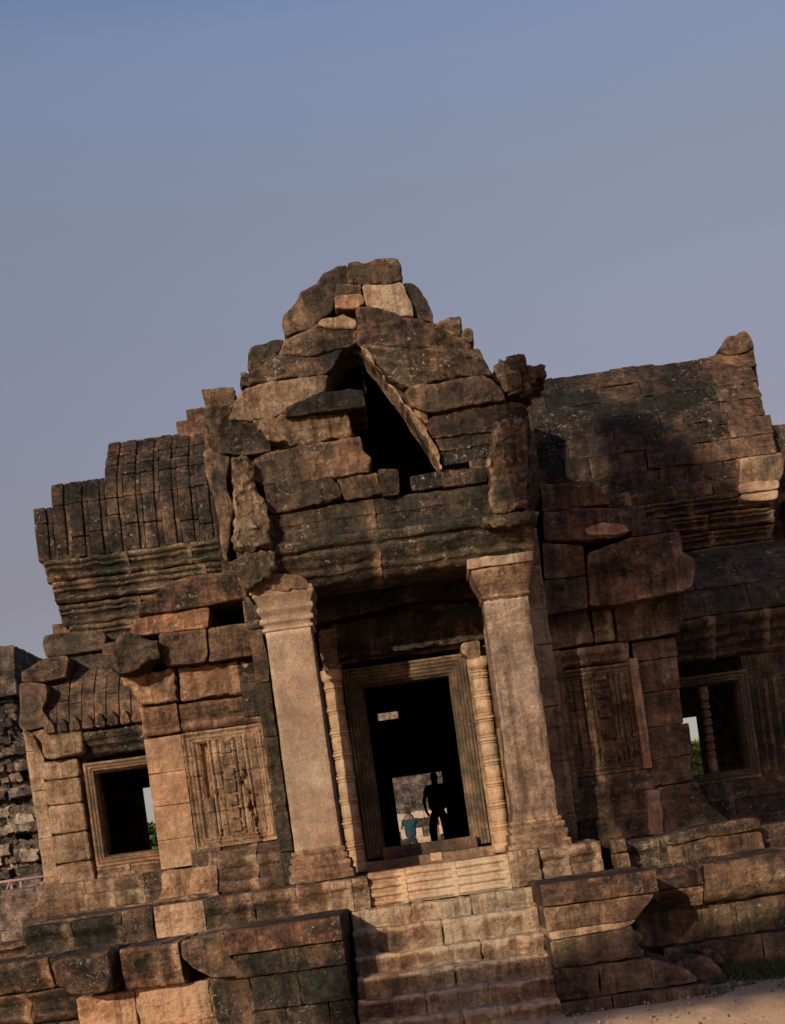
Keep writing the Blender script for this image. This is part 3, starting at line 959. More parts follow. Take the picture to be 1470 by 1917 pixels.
# ---- pediment stones -------------------------------------------------
PED = [
 # poly(zoom 1), front y, thickness, fresh, moss, red, amp, relief
 ([(525,150),(560,108),(620,80),(648,76),(652,142),(600,152)], 14.98, .5, .28,.4,.3,.02,None),
 ([(650,70),(740,60),(800,48),(855,50),(866,75),(866,135),(800,150),(740,158),(652,152)], 14.92, .6, .42,.5,.2,.022,carve(.03,8)),
 ([(465,178),(530,155),(600,152),(598,210),(590,262),(545,295),(500,335),(440,342),(405,367),(390,320),(400,275),(440,235),(452,205)], 14.95, .55, .26,.3,.4,.018,carve(.015,6)),
 ([(600,205),(705,198),(716,225),(690,248),(602,252)], 14.85, .5, .6,.1,.4,.012,None),
 ([(600,152),(706,160),(704,196),(600,204)], 14.90, .5, .4,.3,.3,.015,None),
 ([(710,162),(870,150),(892,205),(918,285),(850,282),(772,256),(722,240)], 14.90, .6, .72,.1,.2,.012,carve(.012,6)),
 ([(872,150),(915,150),(960,208),(985,268),(996,312),(940,296),(920,284),(893,204)], 15.02, .5, .25,.3,.3,.02,carve(.02,9)),
 ([(690,255),(790,257),(860,286),(935,302),(1010,322),(1105,382),(1150,402),(1145,422),(1000,412),(700,402),(690,380)], 14.86, .7, .25,.1,.75,.014,ribs(.10,.02,horiz=True)),
 ([(500,338),(545,297),(620,286),(686,300),(690,395),(640,412),(530,442),(372,446),(400,382)], 14.88, .7, .30,.1,.6,.014,ribs(.11,.02,horiz=True)),
 ([(540,300),(620,282),(660,290),(684,306),(680,328),(600,330),(530,325)], 14.83, .3, .72,.2,.1,.018,carve(.02,12)),
 ([(258,418),(320,386),(396,372),(372,440),(300,480),(255,505),(250,455)], 15.0, .5, .34,.7,.1,.035,carve(.05,10)),
 ([(1000,316),(1065,300),(1105,295),(1110,345),(1100,374),(1045,352)], 15.0, .5, .4,.7,.1,.03,carve(.05,10)),
 ([(1105,360),(1130,336),(1155,342),(1157,390),(1112,386)], 14.98, .4, .4,.6,.1,.02,carve(.04,12)),
 ([(372,447),(530,442),(636,410),(612,450),(586,492),(560,518),(370,540),(250,560),(255,505)], 14.90, .7, .32,.2,.4,.014,ribs(.12,.015,horiz=True)),
 ([(215,508),(255,506),(250,560),(222,580),(214,545)], 15.0, .5, .3,.6,.1,.03,carve(.03,10)),
 ([(212,592),(240,575),(370,548),(572,520),(556,585),(482,626),(396,676),(320,696),(250,706),(165,702),(190,650)], 14.84, .8, .50,.2,.05,.012,ribs(.07,.012)),
 ([(395,668),(440,640),(545,592),(712,583),(720,652),(600,662),(400,690)], 14.70, .8, .26,.1,.75,.012,None),
 ([(265,712),(400,692),(640,662),(660,700),(666,768),(610,775),(440,808),(400,800),(370,792),(332,790),(300,742)], 14.84, .7, .50,.5,.3,.026,carve(.045,7)),
 ([(82,792),(130,722),(165,706),(262,710),(330,788),(340,832),(190,842),(100,840)], 14.88, .7, .28,.3,.5,.02,None),
 ([(74,648),(130,640),(200,640),(165,700),(125,742),(92,790),(76,720)], 14.98, .5, .36,.8,.1,.035,carve(.05,10)),
 ([(66,842),(100,822),(120,865),(105,905),(78,890)], 14.95, .4, .6,.4,.1,.025,carve(.04,12)),
 ([(272,862),(340,832),(600,792),(702,770),(712,832),(746,852),(740,916),(600,936),(310,970),(276,962)], 14.80, .8, .42,.3,.5,.018,carve(.02,6)),
 ([(310,975),(400,956),(560,936),(616,972),(620,1025),(500,1047),(342,1076),(320,1040)], 14.82, .7, .36,.4,.6,.018,carve(.02,9)),
 ([(604,942),(690,932),(772,922),(786,1000),(640,1030),(622,976)], 14.84, .6, .45,.3,.5,.018,None),
 ([(775,906),(856,900),(861,1000),(792,1012)], 14.80, .5, .28,.1,.6,.012,None),
 ([(905,942),(922,928),(1030,915),(1033,972),(910,988)], 14.90, .6, .14,.3,.2,.012,None),
 ([(1034,914),(1145,905),(1212,900),(1217,955),(1100,968),(1035,973)], 14.88, .6, .2,.3,.4,.012,None),
 ([(1145,872),(1216,864),(1216,898),(1146,903)], 14.90, .5, .45,.1,.6,.012,None),
 ([(705,402),(900,412),(1150,420),(1182,416),(1200,470),(1246,520),(1170,521),(1000,546),(892,576),(820,540),(780,490),(735,440)], 14.86, .7, .32,.4,.5,.018,ribs(.12,.03,.35,True)),
 ([(884,602),(905,571),(1070,546),(1200,526),(1240,546),(1270,590),(1290,622),(1150,641),(1000,666),(966,666),(915,650)], 14.76, .8, .45,.2,.3,.014,carve(.01,6)),
 ([(972,722),(990,690),(1120,660),(1330,631),(1374,650),(1382,700),(1270,742),(1000,776),(980,750)], 14.84, .7, .34,.1,.75,.014,None),
 ([(1005,778),(1250,736),(1255,800),(1150,815),(1030,830)], 14.88, .7, .28,.4,.3,.014,None),
 ([(1020,834),(1150,818),(1240,806),(1240,858),(1040,886)], 14.90, .7, .26,.4,.3,.014,None),
]
def grow(poly, d):
    A_ = sum(poly[i][0] * poly[(i + 1) % len(poly)][1] - poly[(i + 1) % len(poly)][0] * poly[i][1] for i in range(len(poly)))
    sg = 1 if A_ > 0 else -1
    out = []
    n_ = len(poly)
    for i in range(n_):
        a_, b_, c_ = poly[i - 1], poly[i], poly[(i + 1) % n_]
        t0 = np.array([b_[0] - a_[0], b_[1] - a_[1]]); t1 = np.array([c_[0] - b_[0], c_[1] - b_[1]])
        t0 = t0 / max(1e-6, np.linalg.norm(t0)); t1 = t1 / max(1e-6, np.linalg.norm(t1))
        nn = np.array([t0[1] + t1[1], -(t0[0] + t1[0])]); nn = nn / max(.5, np.linalg.norm(nn)) * sg
        out.append((b_[0] + nn[0] * d, b_[1] + nn[1] * d))
    return out
for poly, y, th, f, mo, re, amp, rel in PED:
    a = Acc()
    prism(a, grow(ZP(1, poly, y), .013), y, y + th, 'y', .026, .024, amp * 1.15, G(f - .06 if f < .5 else f + .06, mo, re * .7), rel, soft=1, sc=3.4, edge=.012)
    put(a, 'pediment_block', STONE, T)
# raking soffit edge of the opening
a = Acc()
prism(a, ZP(1, [(698,404),(722,410),(800,530),(880,625),(970,735),(1012,800),(1036,912),(1026,908),(974,800),(890,660),(800,548),(712,432)], 14.82), 14.80, 15.3, 'y', .025, .010, .016, G(.68, .2, .3), sc=6, edge=.03)
prism(a, ZP(1, [(905,640),(930,655),(975,690),(975,725),(930,690)], 14.86), 14.84, 15.3, 'y', .03, .012, .010, G(.6, 0, .3), sc=4)
put(a, 'raking_moulding', STONE, T)
# naga ends of the gable
for nm, poly, y, f in (('naga_finial', [(180,850),(215,836),(245,834),(270,862),(282,960),(330,1080),(352,1190),(332,1232),(205,1247),(170,1182),(186,1080),(165,950)], 14.62, .58),
                       ('naga_finial', [(1235,742),(1290,690),(1350,670),(1372,702),(1378,800),(1388,950),(1392,1030),(1375,1066),(1300,1072),(1232,1082),(1215,1020),(1212,850)], 14.62, .52)):
    a = Acc()
    prism(a, ZP(1, poly, y), y, y + .7, 'y', .02, .06, .03, G(f - .06, .5, .1), carve(.10, 12), sc=5, edge=.05)
    put(a, nm, STONE, T)
a = Acc()
prism(a, ZP(1, [(68,842),(110,838),(182,852),(166,952),(186,1080),(172,1190),(175,1280),(150,1260),(128,1150),(108,1020),(76,905)], 14.9), 14.86, 15.6, 'y', .03, .04, .03, G(.36, .4, .2), carve(.03, 9))
put(a, 'gable_edge_stone', STONE, T)
a = Acc()
for zx0, zx1, zy0, zy1 in ((1248, 1300, 500, 560), (1270, 1330, 475, 530), (1300, 1362, 458, 520), (1262, 1345, 525, 600), (1335, 1400, 500, 560), (1385, 1446, 498, 538), (1330, 1385, 550, 612), (1290, 1350, 560, 615)):
    (xa_, za_), (xb_, zb_) = ZP(1, [(zx0, zy1), (zx1, zy0)], 15.3)
    rbox(a, xa_, xb_, 15.15 + random.uniform(0, .1), 16.0, za_ - .02, zb_ + .02, .03, .03, .035, G(random.uniform(.3, .6), .6, .1), sc=6, rot=random.uniform(-.15, .05))
prism(a, ZP(1, [(1376,640),(1392,760),(1396,900),(1400,1060),(1385,1070),(1372,900),(1362,700)], 14.95), 14.95, 15.7, 'y', .03, .02, .02, G(.3, .6, .2))
put(a, 'gable_edge_stone', STONE, T)

# ---- backing of the gable and the porch vault behind it ------------
a = Acc()
def vwarp(side):
    # maps flat (x=arc 0..1, z=along thickness) to a corbelled half vault
    def w(P):
        s = P[:, 0]; th = P[:, 2]
        t = np.clip(s, 0, 1)
        R = 1.42
        x = R * (1 - t ** 1.25)
        z = 5.0 + 2.45 * t ** .85
        ang = .75
        x = x + th * math.cos(.6); z = z + th * math.sin(.6)
        return np.column_stack([.05 + side * x, P[:, 1], z])
    return w
for side in (1, -1):
    for i in range(9):
        n = 6
        for j in range(n):
            y0 = 15.35 + j * .62
            rbox(a, i / 9 - .012, (i + 1) / 9 + .012, y0 - .015, y0 + .64, 0.0, .32 + .004 * ((i + j) % 2), .02, .12, .01, G(.28, .4, .3), warp=vwarp(side))
put(a, 'porch_vault', STONE, T)
# left half of the gable is filled behind the front stones
a = Acc()
prism(a, ZP(1, [(420,340),(640,300),(850,300),(1000,330),(1150,430),(1200,560),(1260,640),(1230,900),(1040,912),(960,790),(880,660),(790,540),(700,430),(640,420),(570,560),(420,600),(640,680),(650,780),(700,930),(700,1050),(200,1100),(150,850),(300,560)], 15.0), 15.02, 15.4, 'y', .08, .02, .02, G(.25, .3))
put(a, 'gable_backing', STONE, T)
a = Acc()
prism(a, [(-1.6, 4.9), (1.7, 4.9), (1.5, 5.8), (1.1, 6.8), (.5, 7.7), (.05, 8.1), (-.4, 7.7), (-1.0, 6.8), (-1.4, 5.8)], 18.3, 18.8, 'y', .15, .02, .02, G(.12, .3))
put(a, 'vault_end_wall', STONE, T)
# ================================================================== DOOR WALL
YD = 17.0
DX0, DX1, DZ0, DZ1 = -.455, .575, 1.60, 3.635
a = Acc()
courses(a, -1.55, 1.75, [1.45, 2.0, 2.5, 3.0, 3.5, 3.93, 4.4, 4.9, 5.3], YD + .02, .35, .3, .6, tf(.35, .4, .1),
        holes=[(DX0 - .25, DX1 + .22, 1.4, 3.93)])
put(a, 'door_wall', STONE, T)
a = Acc()
fp = [(0, .36), (0, .10), (.025, .095), (.03, .07), (.05, .055), (.06, .075), (.065, .04), (.095, .03), (.10, .05), (.105, .01), (.135, .0), (.14, .02), (.145, -.02), (.175, -.03), (.18, -.005), (.19, -.05), (.215, -.05), (.22, .36)]
frame(a, DX0, DX1, DZ0, DZ1, fp, YD + .05, G(.34, .7, 0, .4), bottom=False)  # dark green-grey tone paints in the shade on the frame
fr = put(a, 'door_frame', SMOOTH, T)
a = Acc()
rbox(a, -.48, .63, 16.93, 17.35, 1.565, 1.705, .01, .08, .006, G(.35, .3, 0))
rbox(a, -.74, .82, 16.82, 17.35, 1.45, 1.562, .015, .08, .008, G(.5, .2, .1))
rbox(a, .07, .20, 16.80, 16.9, 1.47, 1.568, .01, .04, .006, G(.85, 0, .4))
put(a, 'door_sill', SMOOTH, T, sub=fr)
# lintel stones over the door, deep in shade
a = Acc()
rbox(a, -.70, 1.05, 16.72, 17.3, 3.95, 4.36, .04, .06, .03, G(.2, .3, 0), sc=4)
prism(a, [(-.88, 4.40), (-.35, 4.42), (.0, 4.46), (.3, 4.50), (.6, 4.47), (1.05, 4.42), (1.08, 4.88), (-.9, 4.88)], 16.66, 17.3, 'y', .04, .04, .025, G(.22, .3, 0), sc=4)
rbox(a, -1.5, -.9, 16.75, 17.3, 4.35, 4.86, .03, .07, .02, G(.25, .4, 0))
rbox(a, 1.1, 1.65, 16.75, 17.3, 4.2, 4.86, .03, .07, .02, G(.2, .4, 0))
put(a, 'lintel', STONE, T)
# turned colonnettes
def colonnette(cx, cy, r, z0, z1, rings=8, seed=0, name='colonnette', mat=None, tone=None):
    a = Acc()
    pr = [(r * 1.15, z0), (r * 1.15, z0 + .10), (r * .95, z0 + .11)]
    h = (z1 - z0 - .25) / rings
    for k in range(rings):
        z = z0 + .12 + k * h
        pr += [(r * .94, z), (r * .97, z + h * .25), (r * .94, z + h * .50), (r * .86, z + h * .52), (r * .86, z + h * .54), (r * 1.0, z + h * .56), (r * 1.0, z + h * .60), (r * .88, z + h * .62), (r * .88, z + h * .64),
               (r * 1.06, z + h * .66), (r * 1.08, z + h * .72), (r * 1.06, z + h * .78), (r * .88, z + h * .80), (r * .88, z + h * .82), (r * 1.0, z + h * .84), (r * 1.0, z + h * .88), (r * .86, z + h * .90), (r * .86, z + h * .92)]
    pr += [(r * 1.1, z1 - .12), (r * 1.2, z1 - .1), (r * 1.2, z1)]
    lathe(a, cx, cy, pr, tone or G(.74, .1, .1, .4), 14, .006)
    return a
a = Acc()
rbox(a, -.98, -.685, 16.90, 17.3, 1.46, 3.9, .01, .08, .012, G(.66, .2, .1, .5))
rbox(a, .80, 1.08, 16.90, 17.3, 1.46, 3.9, .01, .08, .012, G(.74, .1, .1, .5))
put(a, 'frame_pilaster', STONE, T, sub=fr)
put(colonnette(-.79, 16.82, .105, 1.47, 3.84, 8), 'colonnette', SMOOTH, T, sub=fr)
put(colonnette(.92, 16.82, .10, 1.47, 3.76, 8), 'colonnette', SMOOTH, T, sub=fr)
a = Acc()
prism(a, ZP(4, [(368, 312), (440, 305), (450, 440), (465, 458), (400, 490), (372, 400)], 16.75), 16.7, 17.2, 'y', .03, .02, .015, G(.5, .2, .2))
prism(a, ZP(4, [(950, 362), (1026, 350), (1030, 420), (985, 428), (950, 400)], 16.75), 16.7, 17.2, 'y', .03, .02, .01, G(.55, .1, .1))
put(a, 'colonnette_cap', STONE, T)
# pilasters behind the columns
a = Acc()
courses(a, -1.62, -1.0, [1.45, 1.85, 2.4, 3.0, 3.6, 4.1, 4.5], 16.60, .6, .7, .8, tf(.45, .5, .1), amp=.01)
courses(a, 1.03, 1.70, [1.45, 1.9, 2.3, 2.9, 3.5, 4.1, 4.5], 16.60, .6, .7, .8, tf(.7, .1, .3), amp=.01)
put(a, 'wall_pilaster', STONE, T)
a = Acc()
courses(a, -1.60, -1.44, [1.45, 1.8, 2.5, 3.1, 3.7, 4.3, 4.6, 5.0], 16.0, .9, .3, .3, tf(.26, .7, .1), amp=.018, r=.025)
courses(a, 1.52, 1.72, [1.45, 1.8, 2.4, 3.0, 3.7, 4.1, 4.6, 5.0], 15.95, .9, .3, .3, tf(.6, .2, .3), amp=.018, r=.025)
put(a, 'wall_pilaster', STONE, T)

# ================================================================== LEFT BAY
YB = 16.5
a = Acc()
# plain pilaster blocks
zz = [1.80, 2.10, 2.48, 2.84, 3.06, 3.31]
zz = [1.80, 2.13, 2.52, 2.90, 3.31]
for k in range(len(zz) - 1):
    rbox(a, -3.0, -2.575, YB - .02 + random.uniform(-.008, .008), YB + .9, zz[k] + .003, zz[k + 1] - .003, .014, .08, .005, G(.72, 0, .25, .35 + .2 * random.random()))
put(a, 'bay_pilaster', SMOOTH, T, 'smooth orange restored pilaster blocks')
def door_relief(x0, x1, z0, z1, seed, broken=None):
    rs = np.random.default_rng(seed)
    w = x1 - x0
    def h(X, Z):
        u = (X - x0) / w
        H = np.zeros_like(X)
        # nested border
        d = np.minimum(np.minimum(X - x0, x1 - X), np.minimum(Z - z0, z1 - Z) )
        H += np.where(d < .035, .065, np.where(d < .05, .03, np.where(d < .08, .06, np.where(d < .095, .03, np.where(d < .115, .05, 0)))))
        inn = d >= .11
        c = np.abs(u - .52)
        H += np.where(inn & (c < .085), .07, 0)
        H += np.where(inn & (c > .12) & (c < .175), .05, 0)
        H += np.where(inn & (c > .20) & (c < .235), .05, 0)
        H += np.where(inn & (c > .26) & (c < .34), .06, 0)
        # bed joints
        for zj in zjoint:
            H -= np.where(np.abs(Z - zj) < .010, .02, 0)
        P = np.stack([X, Z, np.full_like(X, .7)], -1).reshape(-1, 3)
        H += (vnoise(P * 3.3).reshape(X.shape)) * .012
        H -= (np.abs(vnoise(P * 14)).reshape(X.shape)) * .008
        H += np.where(inn & (c < .085), np.abs(vnoise(P * 34)).reshape(X.shape) * .03, 0)
        H -= np.where(np.abs(vnoise(P * 5.0 + 3).reshape(X.shape)) > .62, .03, 0)
        if broken is not None:
            H = broken(X, Z, H)
        return H
    zjoint = [z0 + (z1 - z0) * q for q in (.30, .62, .80)]
    return h
def brokenL(X, Z, H):
    s = (np.abs(X - (-1.83 + (Z - 2.0) * -.13 + .02 * np.sin(Z * 23))) < .02 + .02 * np.sin(Z * 17)) & (Z < 2.9)
    H = np.where(s, H - .10, H)
    s2 = (X > -2.41) & (X < -2.30) & (Z > 2.55) & (Z < 3.2)
    return np.where(s2, -.14, H)
a = Acc()
panel(a, -2.57, -1.62, 1.97, 3.31, YB + .05, .5, door_relief(-2.57, -1.62, 1.97, 3.31, 3, brokenL), tone=G(.72, .25, .2, .5))
fd = put(a, 'false_door', STONE, T)
a = Acc()
for k in range(7):
    z = 2.12 + k * .15
    if k in (5,):
        continue
    a = Acc()
    rbox(a, -2.135 + random.uniform(-.01, .01), -2.025, YB - .06, YB + .03, z, z + .13, .02, .03, .008, G(.55, .3, .2))
    put(a, 'stud', STONE, T, sub=fd)
# lintel, rough upper wall
a = Acc()
rbox(a, -2.99, -2.56, YB - .08, YB + .8, 3.33, 3.66, .05, .05, .014, G(.66, .1, .6))
mould(a, -2.55, -1.63, [(YB + .8, 3.33), (YB + .0, 3.33), (YB - .05, 3.38), (YB - .05, 3.42), (YB - .01, 3.45), (YB - .07, 3.50), (YB - .08, 3.64), (YB + .8, 3.65)], .9, (.58, .2, .6), amp=.014)
put(a, 'bay_lintel', STONE, T)
a = Acc()
prism(a, [(-2.98, 3.67), (-2.52, 3.67), (-2.52, 4.06), (-3.12, 4.06), (-3.19, 4.03), (-3.12, 3.92), (-3.03, 3.80)], YB - .10, YB + .8, 'y', .04, .03, .028, G(.74, .35, .5), carve(.045, 8), sc=5, edge=.03)
prism(a, [(-2.505, 3.67), (-1.70, 3.67), (-1.66, 4.05), (-2.50, 4.06)], YB - .06, YB + .8, 'y', .04, .03, .028, G(.72, .35, .5), carve(.045, 8), sc=4)
courses(a, -1.82, -1.56, [3.4, 3.56, 3.68, 3.78, 3.88, 4.05], YB - .10, .5, .3, .3, tf(.3, .4, .1), amp=.008)
put(a, 'bay_wall', STONE, T)
a = Acc()
prism(a, ZP(2, [(840, 1260), (1090, 1235), (1100, 1370), (1080, 1415), (875, 1430), (840, 1340)], 16.2), 16.2, 17.0, 'y', .05, .02, .010, G(.35, .2, .05), ribs(.09, .008))
prism(a, ZP(2, [(1095, 1232), (1310, 1203), (1342, 1372), (1100, 1412), (1108, 1370)], 16.2), 16.22, 17.0, 'y', .05, .02, .010, G(.30, .2, .05), ribs(.09, .008))
prism(a, ZP(2, [(712, 1165), (1103, 1118), (1098, 1226), (705, 1272), (690, 1250), (700, 1200)], 16.2), 16.24, 17.0, 'y', .05, .03, .012, G(.55, 0, .9))
prism(a, ZP(2, [(720, 1170), (745, 1115), (800, 1060), (870, 1010), (1000, 962), (1150, 940), (1245, 948), (1285, 1005), (1298, 1075), (1110, 1115)], 16.2), 16.16, 17.2, 'y', .05, .06, .012, G(.24, 0, .7))
prism(a, ZP(2, [(1285, 1080), (1330, 1090), (1345, 1230), (1300, 1235)], 16.2), 16.2, 17.0, 'y', .05, .02, .012, G(.34, .1, .3))
put(a, 'bay_roof_stone', STONE, T)
a = Acc()
prism(a, ZP(2, [(535, 1318), (620, 1300), (640, 1262), (680, 1255), (775, 1290), (842, 1288), (845, 1385), (790, 1400), (720, 1470), (640, 1480), (560, 1440)], 16.0), 15.98, 16.9, 'y', .035, .05, .03, G(.36, .5, .1), carve(.04, 8), sc=4)
put(a, 'naga_fragment', STONE, T)
# filling above the bay, back to wing wall
a = Acc()
slabbox(a, -2.95, -1.5, 17.0, 17.9, 1.45, 4.9, G(.2, .3), res=.3)
slabbox(a, 1.75, 3.1, 17.0, 17.9, 1.45, 5.3, G(.2, .3), res=.3)
put(a, 'bay_core', STONE, T)
# base of left bay
a = Acc()
prism(a, ZP(3, [(795, 1190), (1068, 1148), (1075, 1310), (1000, 1328), (770, 1350), (800, 1280)], 16.3), 16.28, 17.2, 'y', .04, .02, .014, G(.70, .1, .4), carve(.03, 10))
mould(a, -2.30, -1.44, [(17, 1.42), (16.15, 1.42), (16.1, 1.46), (16.1, 1.56), (16.2, 1.6), (16.22, 1.7), (16.16, 1.74), (16.14, 1.82), (16.25, 1.87), (16.4, 1.96), (17, 1.96)], .45, (.42, .5, .3), amp=.018)
rbox(a, -2.62, -2.28, 16.30, 17, 1.47, 1.975, .03, .05, .02, G(.5, .4, .3))
mould(a, -3.05, -2.32, [(17, 1.40), (16.08, 1.40), (16.04, 1.44), (16.04, 1.47), (17, 1.47)], .45, (.5, .4, .3), amp=.018)
mould(a, -4.15, -3.06, [(18.2, 1.42), (17.5, 1.42), (17.45, 1.46), (17.45, 1.62), (17.55, 1.65), (17.55, 1.80), (18.2, 1.8)], .42, (.5, .3, .4), amp=.014)
prism(a, [(-4.95, 1.40), (-4.15, 1.40), (-4.15, 1.80), (-4.60, 1.80), (-4.70, 1.68), (-4.82, 1.55)], 17.55, 18.4, 'y', .05, .03, .02, G(.55, .3, .4))
put(a, 'wall_base', STONE, T)

# ================================================================== LEFT WING
YW = 18.0
LWX0, LWX1, WZ0, WZ1 = -3.93, -3.18, 2.08, 3.12
a = Acc()
courses(a, -4.13, -2.9, [1.80, 2.08, 2.6, 3.12, 3.35], YW + .03, .4, .35, .7, tf(.45, .4, .2), holes=[(LWX0 - .1, LWX1 + .1, WZ0 - .1, WZ1 + .1)])
slabbox(a, -4.10, -2.9, YW + .04, YW + .44, 1.8, WZ0 - .12, G(.45, .4, .2)); 
put(a, 'wing_wall', STONE, T)
wp = [(0, .35), (0, .02), (.02, .01), (.024, -.025), (.045, -.035), (.05, -.01), (.055, -.05), (.08, -.055), (.085, -.02), (.092, -.06), (.125, -.07), (.13, -.06), (.135, .1)]
a = Acc()
frame(a, LWX0, LWX1, WZ0, WZ1, wp, YW, G(.38, .5, .4, .5))
wf = put(a, 'window_frame', SMOOTH, T)
a = Acc()
mould(a, -4.05, -3.0, [(18.3, 1.78), (17.86, 1.78), (17.84, 1.83), (17.9, 1.88), (17.86, 1.92), (17.92, 1.945), (18.3, 1.945)], .5, (.5, .3, .2), amp=.01)
put(a, 'window_sill', STONE, T, sub=wf)
# engaged pilaster left of the window, in drums
a = Acc()
zc = [1.76, 2.05, 2.42, 2.78, 3.1, 3.34]
for k in range(len(zc) - 1):
    rbox(a, -4.56, -4.10, YW - .12 + random.uniform(-.01, .01), YW + .4, zc[k] + .004, zc[k + 1] - .004, .09, .05, .012, G(.70 + random.uniform(-.1, .12), .15, .3))
put(a, 'wall_pilaster', STONE, T)
a = Acc()
courses(a, -4.76, -4.58, [1.7, 2.4, 3.0, 3.5, 3.8], YW + .02, .6, .3, .3, tf(.76, .1, .3), amp=.01)
slabbox(a, -4.78, -4.5, YW + .3, 21.9, 1.4, 4.2, G(.4, .3), res=.4)
slabbox(a, -4.5, -4.2, 19.2, 21.9, 4.2, 5.25, G(.4, .3), res=.4)
put(a, 'end_wall', STONE, T)
# entablature
a = Acc()
prism(a, ZP(3, [(150, 500), (215, 490), (395, 470), (412, 540), (415, 600), (240, 635), (215, 620), (205, 560)], 17.75), 17.72, 18.4, 'y', .04, .04, .02, G(.5, .4, .5), carve(.02, 12))
prism(a, ZP(3, [(120, 495), (160, 490), (215, 620), (230, 700), (200, 660), (150, 560)], 17.95), 17.9, 18.4, 'y', .04, .03, .02, G(.6, .2, .3))
mould(a, -4.1, -2.85, [(18.5, 3.32), (17.95, 3.32), (17.9, 3.36), (17.9, 3.42), (17.82, 3.45), (17.82, 3.50), (17.76, 3.54), (17.74, 3.63), (18.5, 3.64)], .8, (.26, .6, .1), amp=.02)
put(a, 'wing_architrave', STONE, T)
# lower half vault with ribs, lotus row at its foot
def lowroof(z0, z1, y0, y1, p=1.6):
    def w(P):
        t = np.clip((P[:, 2] - z0) / (z1 - z0), -.1, 1.1)
        yy = y0 + (y1 - y0) * np.sign(t) * np.abs(t) ** p
        Q = P.copy(); Q[:, 1] = P[:, 1] + yy
        return Q
    return w
a = Acc()
wl = lowroof(3.64, 4.75, 17.72, 18.75, 1.9)
x = -4.42
while x < -2.7:
    w = random.choice([.145, .15, .29, .16])
    cuts_ = [3.66, 4.0 + random.uniform(-.06, .1), 4.75] if random.random() < .6 else [3.66, 4.3, 4.75]
    for k in range(len(cuts_) - 1):
        rbox(a, x + .005, x + w - .005, random.uniform(-.01, .015), .4, cuts_[k], cuts_[k + 1] - .006, .022, .06, .008, G(.32, .2, .4), warp=wl)
    # upright leaf
    prism(a, [(x + .01, 3.645), (x + w - .01, 3.645), (x + w - .02, 3.74), (x + w / 2, 3.83), (x + .02, 3.74)], 17.64, 17.8, 'y', .03, .015, .008, G(.3, .4, .3), carve(.02, 25))
    x += w
put(a, 'lower_roof', STONE, T)
a = Acc()
def scroll(x, z):
    cx, cz = -4.50, 4.02
    d = np.sqrt((x - cx) ** 2 + ((z - cz) * .8) ** 2)
    return .012 * np.cos(d * 60 + x * 20) * np.exp(-d * 3)
prism(a, ZP(3, [(105, 268), (170, 262), (232, 268), (242, 300), (238, 350), (215, 395), (235, 425), (250, 440), (248, 478), (130, 500), (108, 470), (108, 380)], 17.8), 17.68, 18.3, 'y', .02, .03, .012, G(.34, .3, .3), scroll)
put(a, 'roof_end_stone', SMOOTH, T)
a = Acc()
prism(a, ZP(3, [(110, 215), (160, 185), (225, 145), (330, 130), (350, 150), (330, 240), (240, 255), (150, 265), (112, 260)], 18.0), 17.9, 18.9, 'y', .04, .05, .018, G(.24, .2, .4))
prism(a, ZP(3, [(218, 35), (270, 20), (500, 5), (530, 30), (510, 100), (380, 118), (230, 138), (215, 80)], 18.3), 18.25, 19.0, 'y', .04, .03, .02, G(.3, .4, .3))
prism(a, ZP(3, [(330, 128), (500, 104), (560, 110), (700, 60), (800, 100), (700, 200), (520, 205), (350, 215)], 18.3), 18.35, 19.0, 'y', .04, .03, .02, G(.26, .4, .3))
put(a, 'lower_roof_crest', STONE, T)

# ---- left upper roof: cornice bands and courses -----------------------
def zs(z, y):          # heights measured at y=19.5 carried to depth y
    return EYE + (z - EYE) * y / 19.5
def xs(x, y):
    return x * y / 19.5
a = Acc()
def cornice(acc, x0, x1, ytop, z_top, z_bot, tone, seg=.8, amp=.03):
    n = 4
    h = (z_top - z_bot) / n
    for k in range(n):
        z1 = z_top - k * h; z0 = z1 - h
        y = ytop + .10 * k + (.06 if k == 2 else 0)
        mould(acc, x0 + .05 * k + random.uniform(-.03, .03), x1, [(y + .8, z0), (y + .08, z0), (y + .03, z0 + h * .12), (y + .03, z0 + h * .22), (y + .09, z0 + h * .3), (y + .06, z0 + h * .45), (y + .0, z0 + h * .55), (y + .0, z0 + h * .64), (y + .03, z0 + h * .68), (y - .03, z0 + h * .78), (y - .03, z0 + h * .96), (y + .8, z0 + h * .995)],
              seg, tone, amp=amp, r=.02, res=.04)
cornice(a, xs(-4.58, 18.5), -1.9, 18.45, zs(6.16, 18.5), zs(5.02, 18.5), (.30, .75, .15), .9, .024)
put(a, 'cornice', STONE, T)
def uproof(ys):
    zz_ = np.array([q[0] for q in ys]); yy_ = np.array([q[1] for q in ys])
    def w(P):
        Q = P.copy(); Q[:, 1] = P[:, 1] + np.interp(P[:, 2], zz_, yy_)
        return Q
    return w
zL = [zs(6.16, 18.5), zs(6.9, 18.62), zs(7.19, 18.8), zs(7.33, 18.95), zs(7.46, 19.12), zs(7.64, 19.4)]
wL = uproof([(zL[0], 18.5), (zL[1], 18.62), (zL[2], 18.8), (zL[3], 18.95), (zL[4], 19.12), (zL[5], 19.4)])
a = Acc()
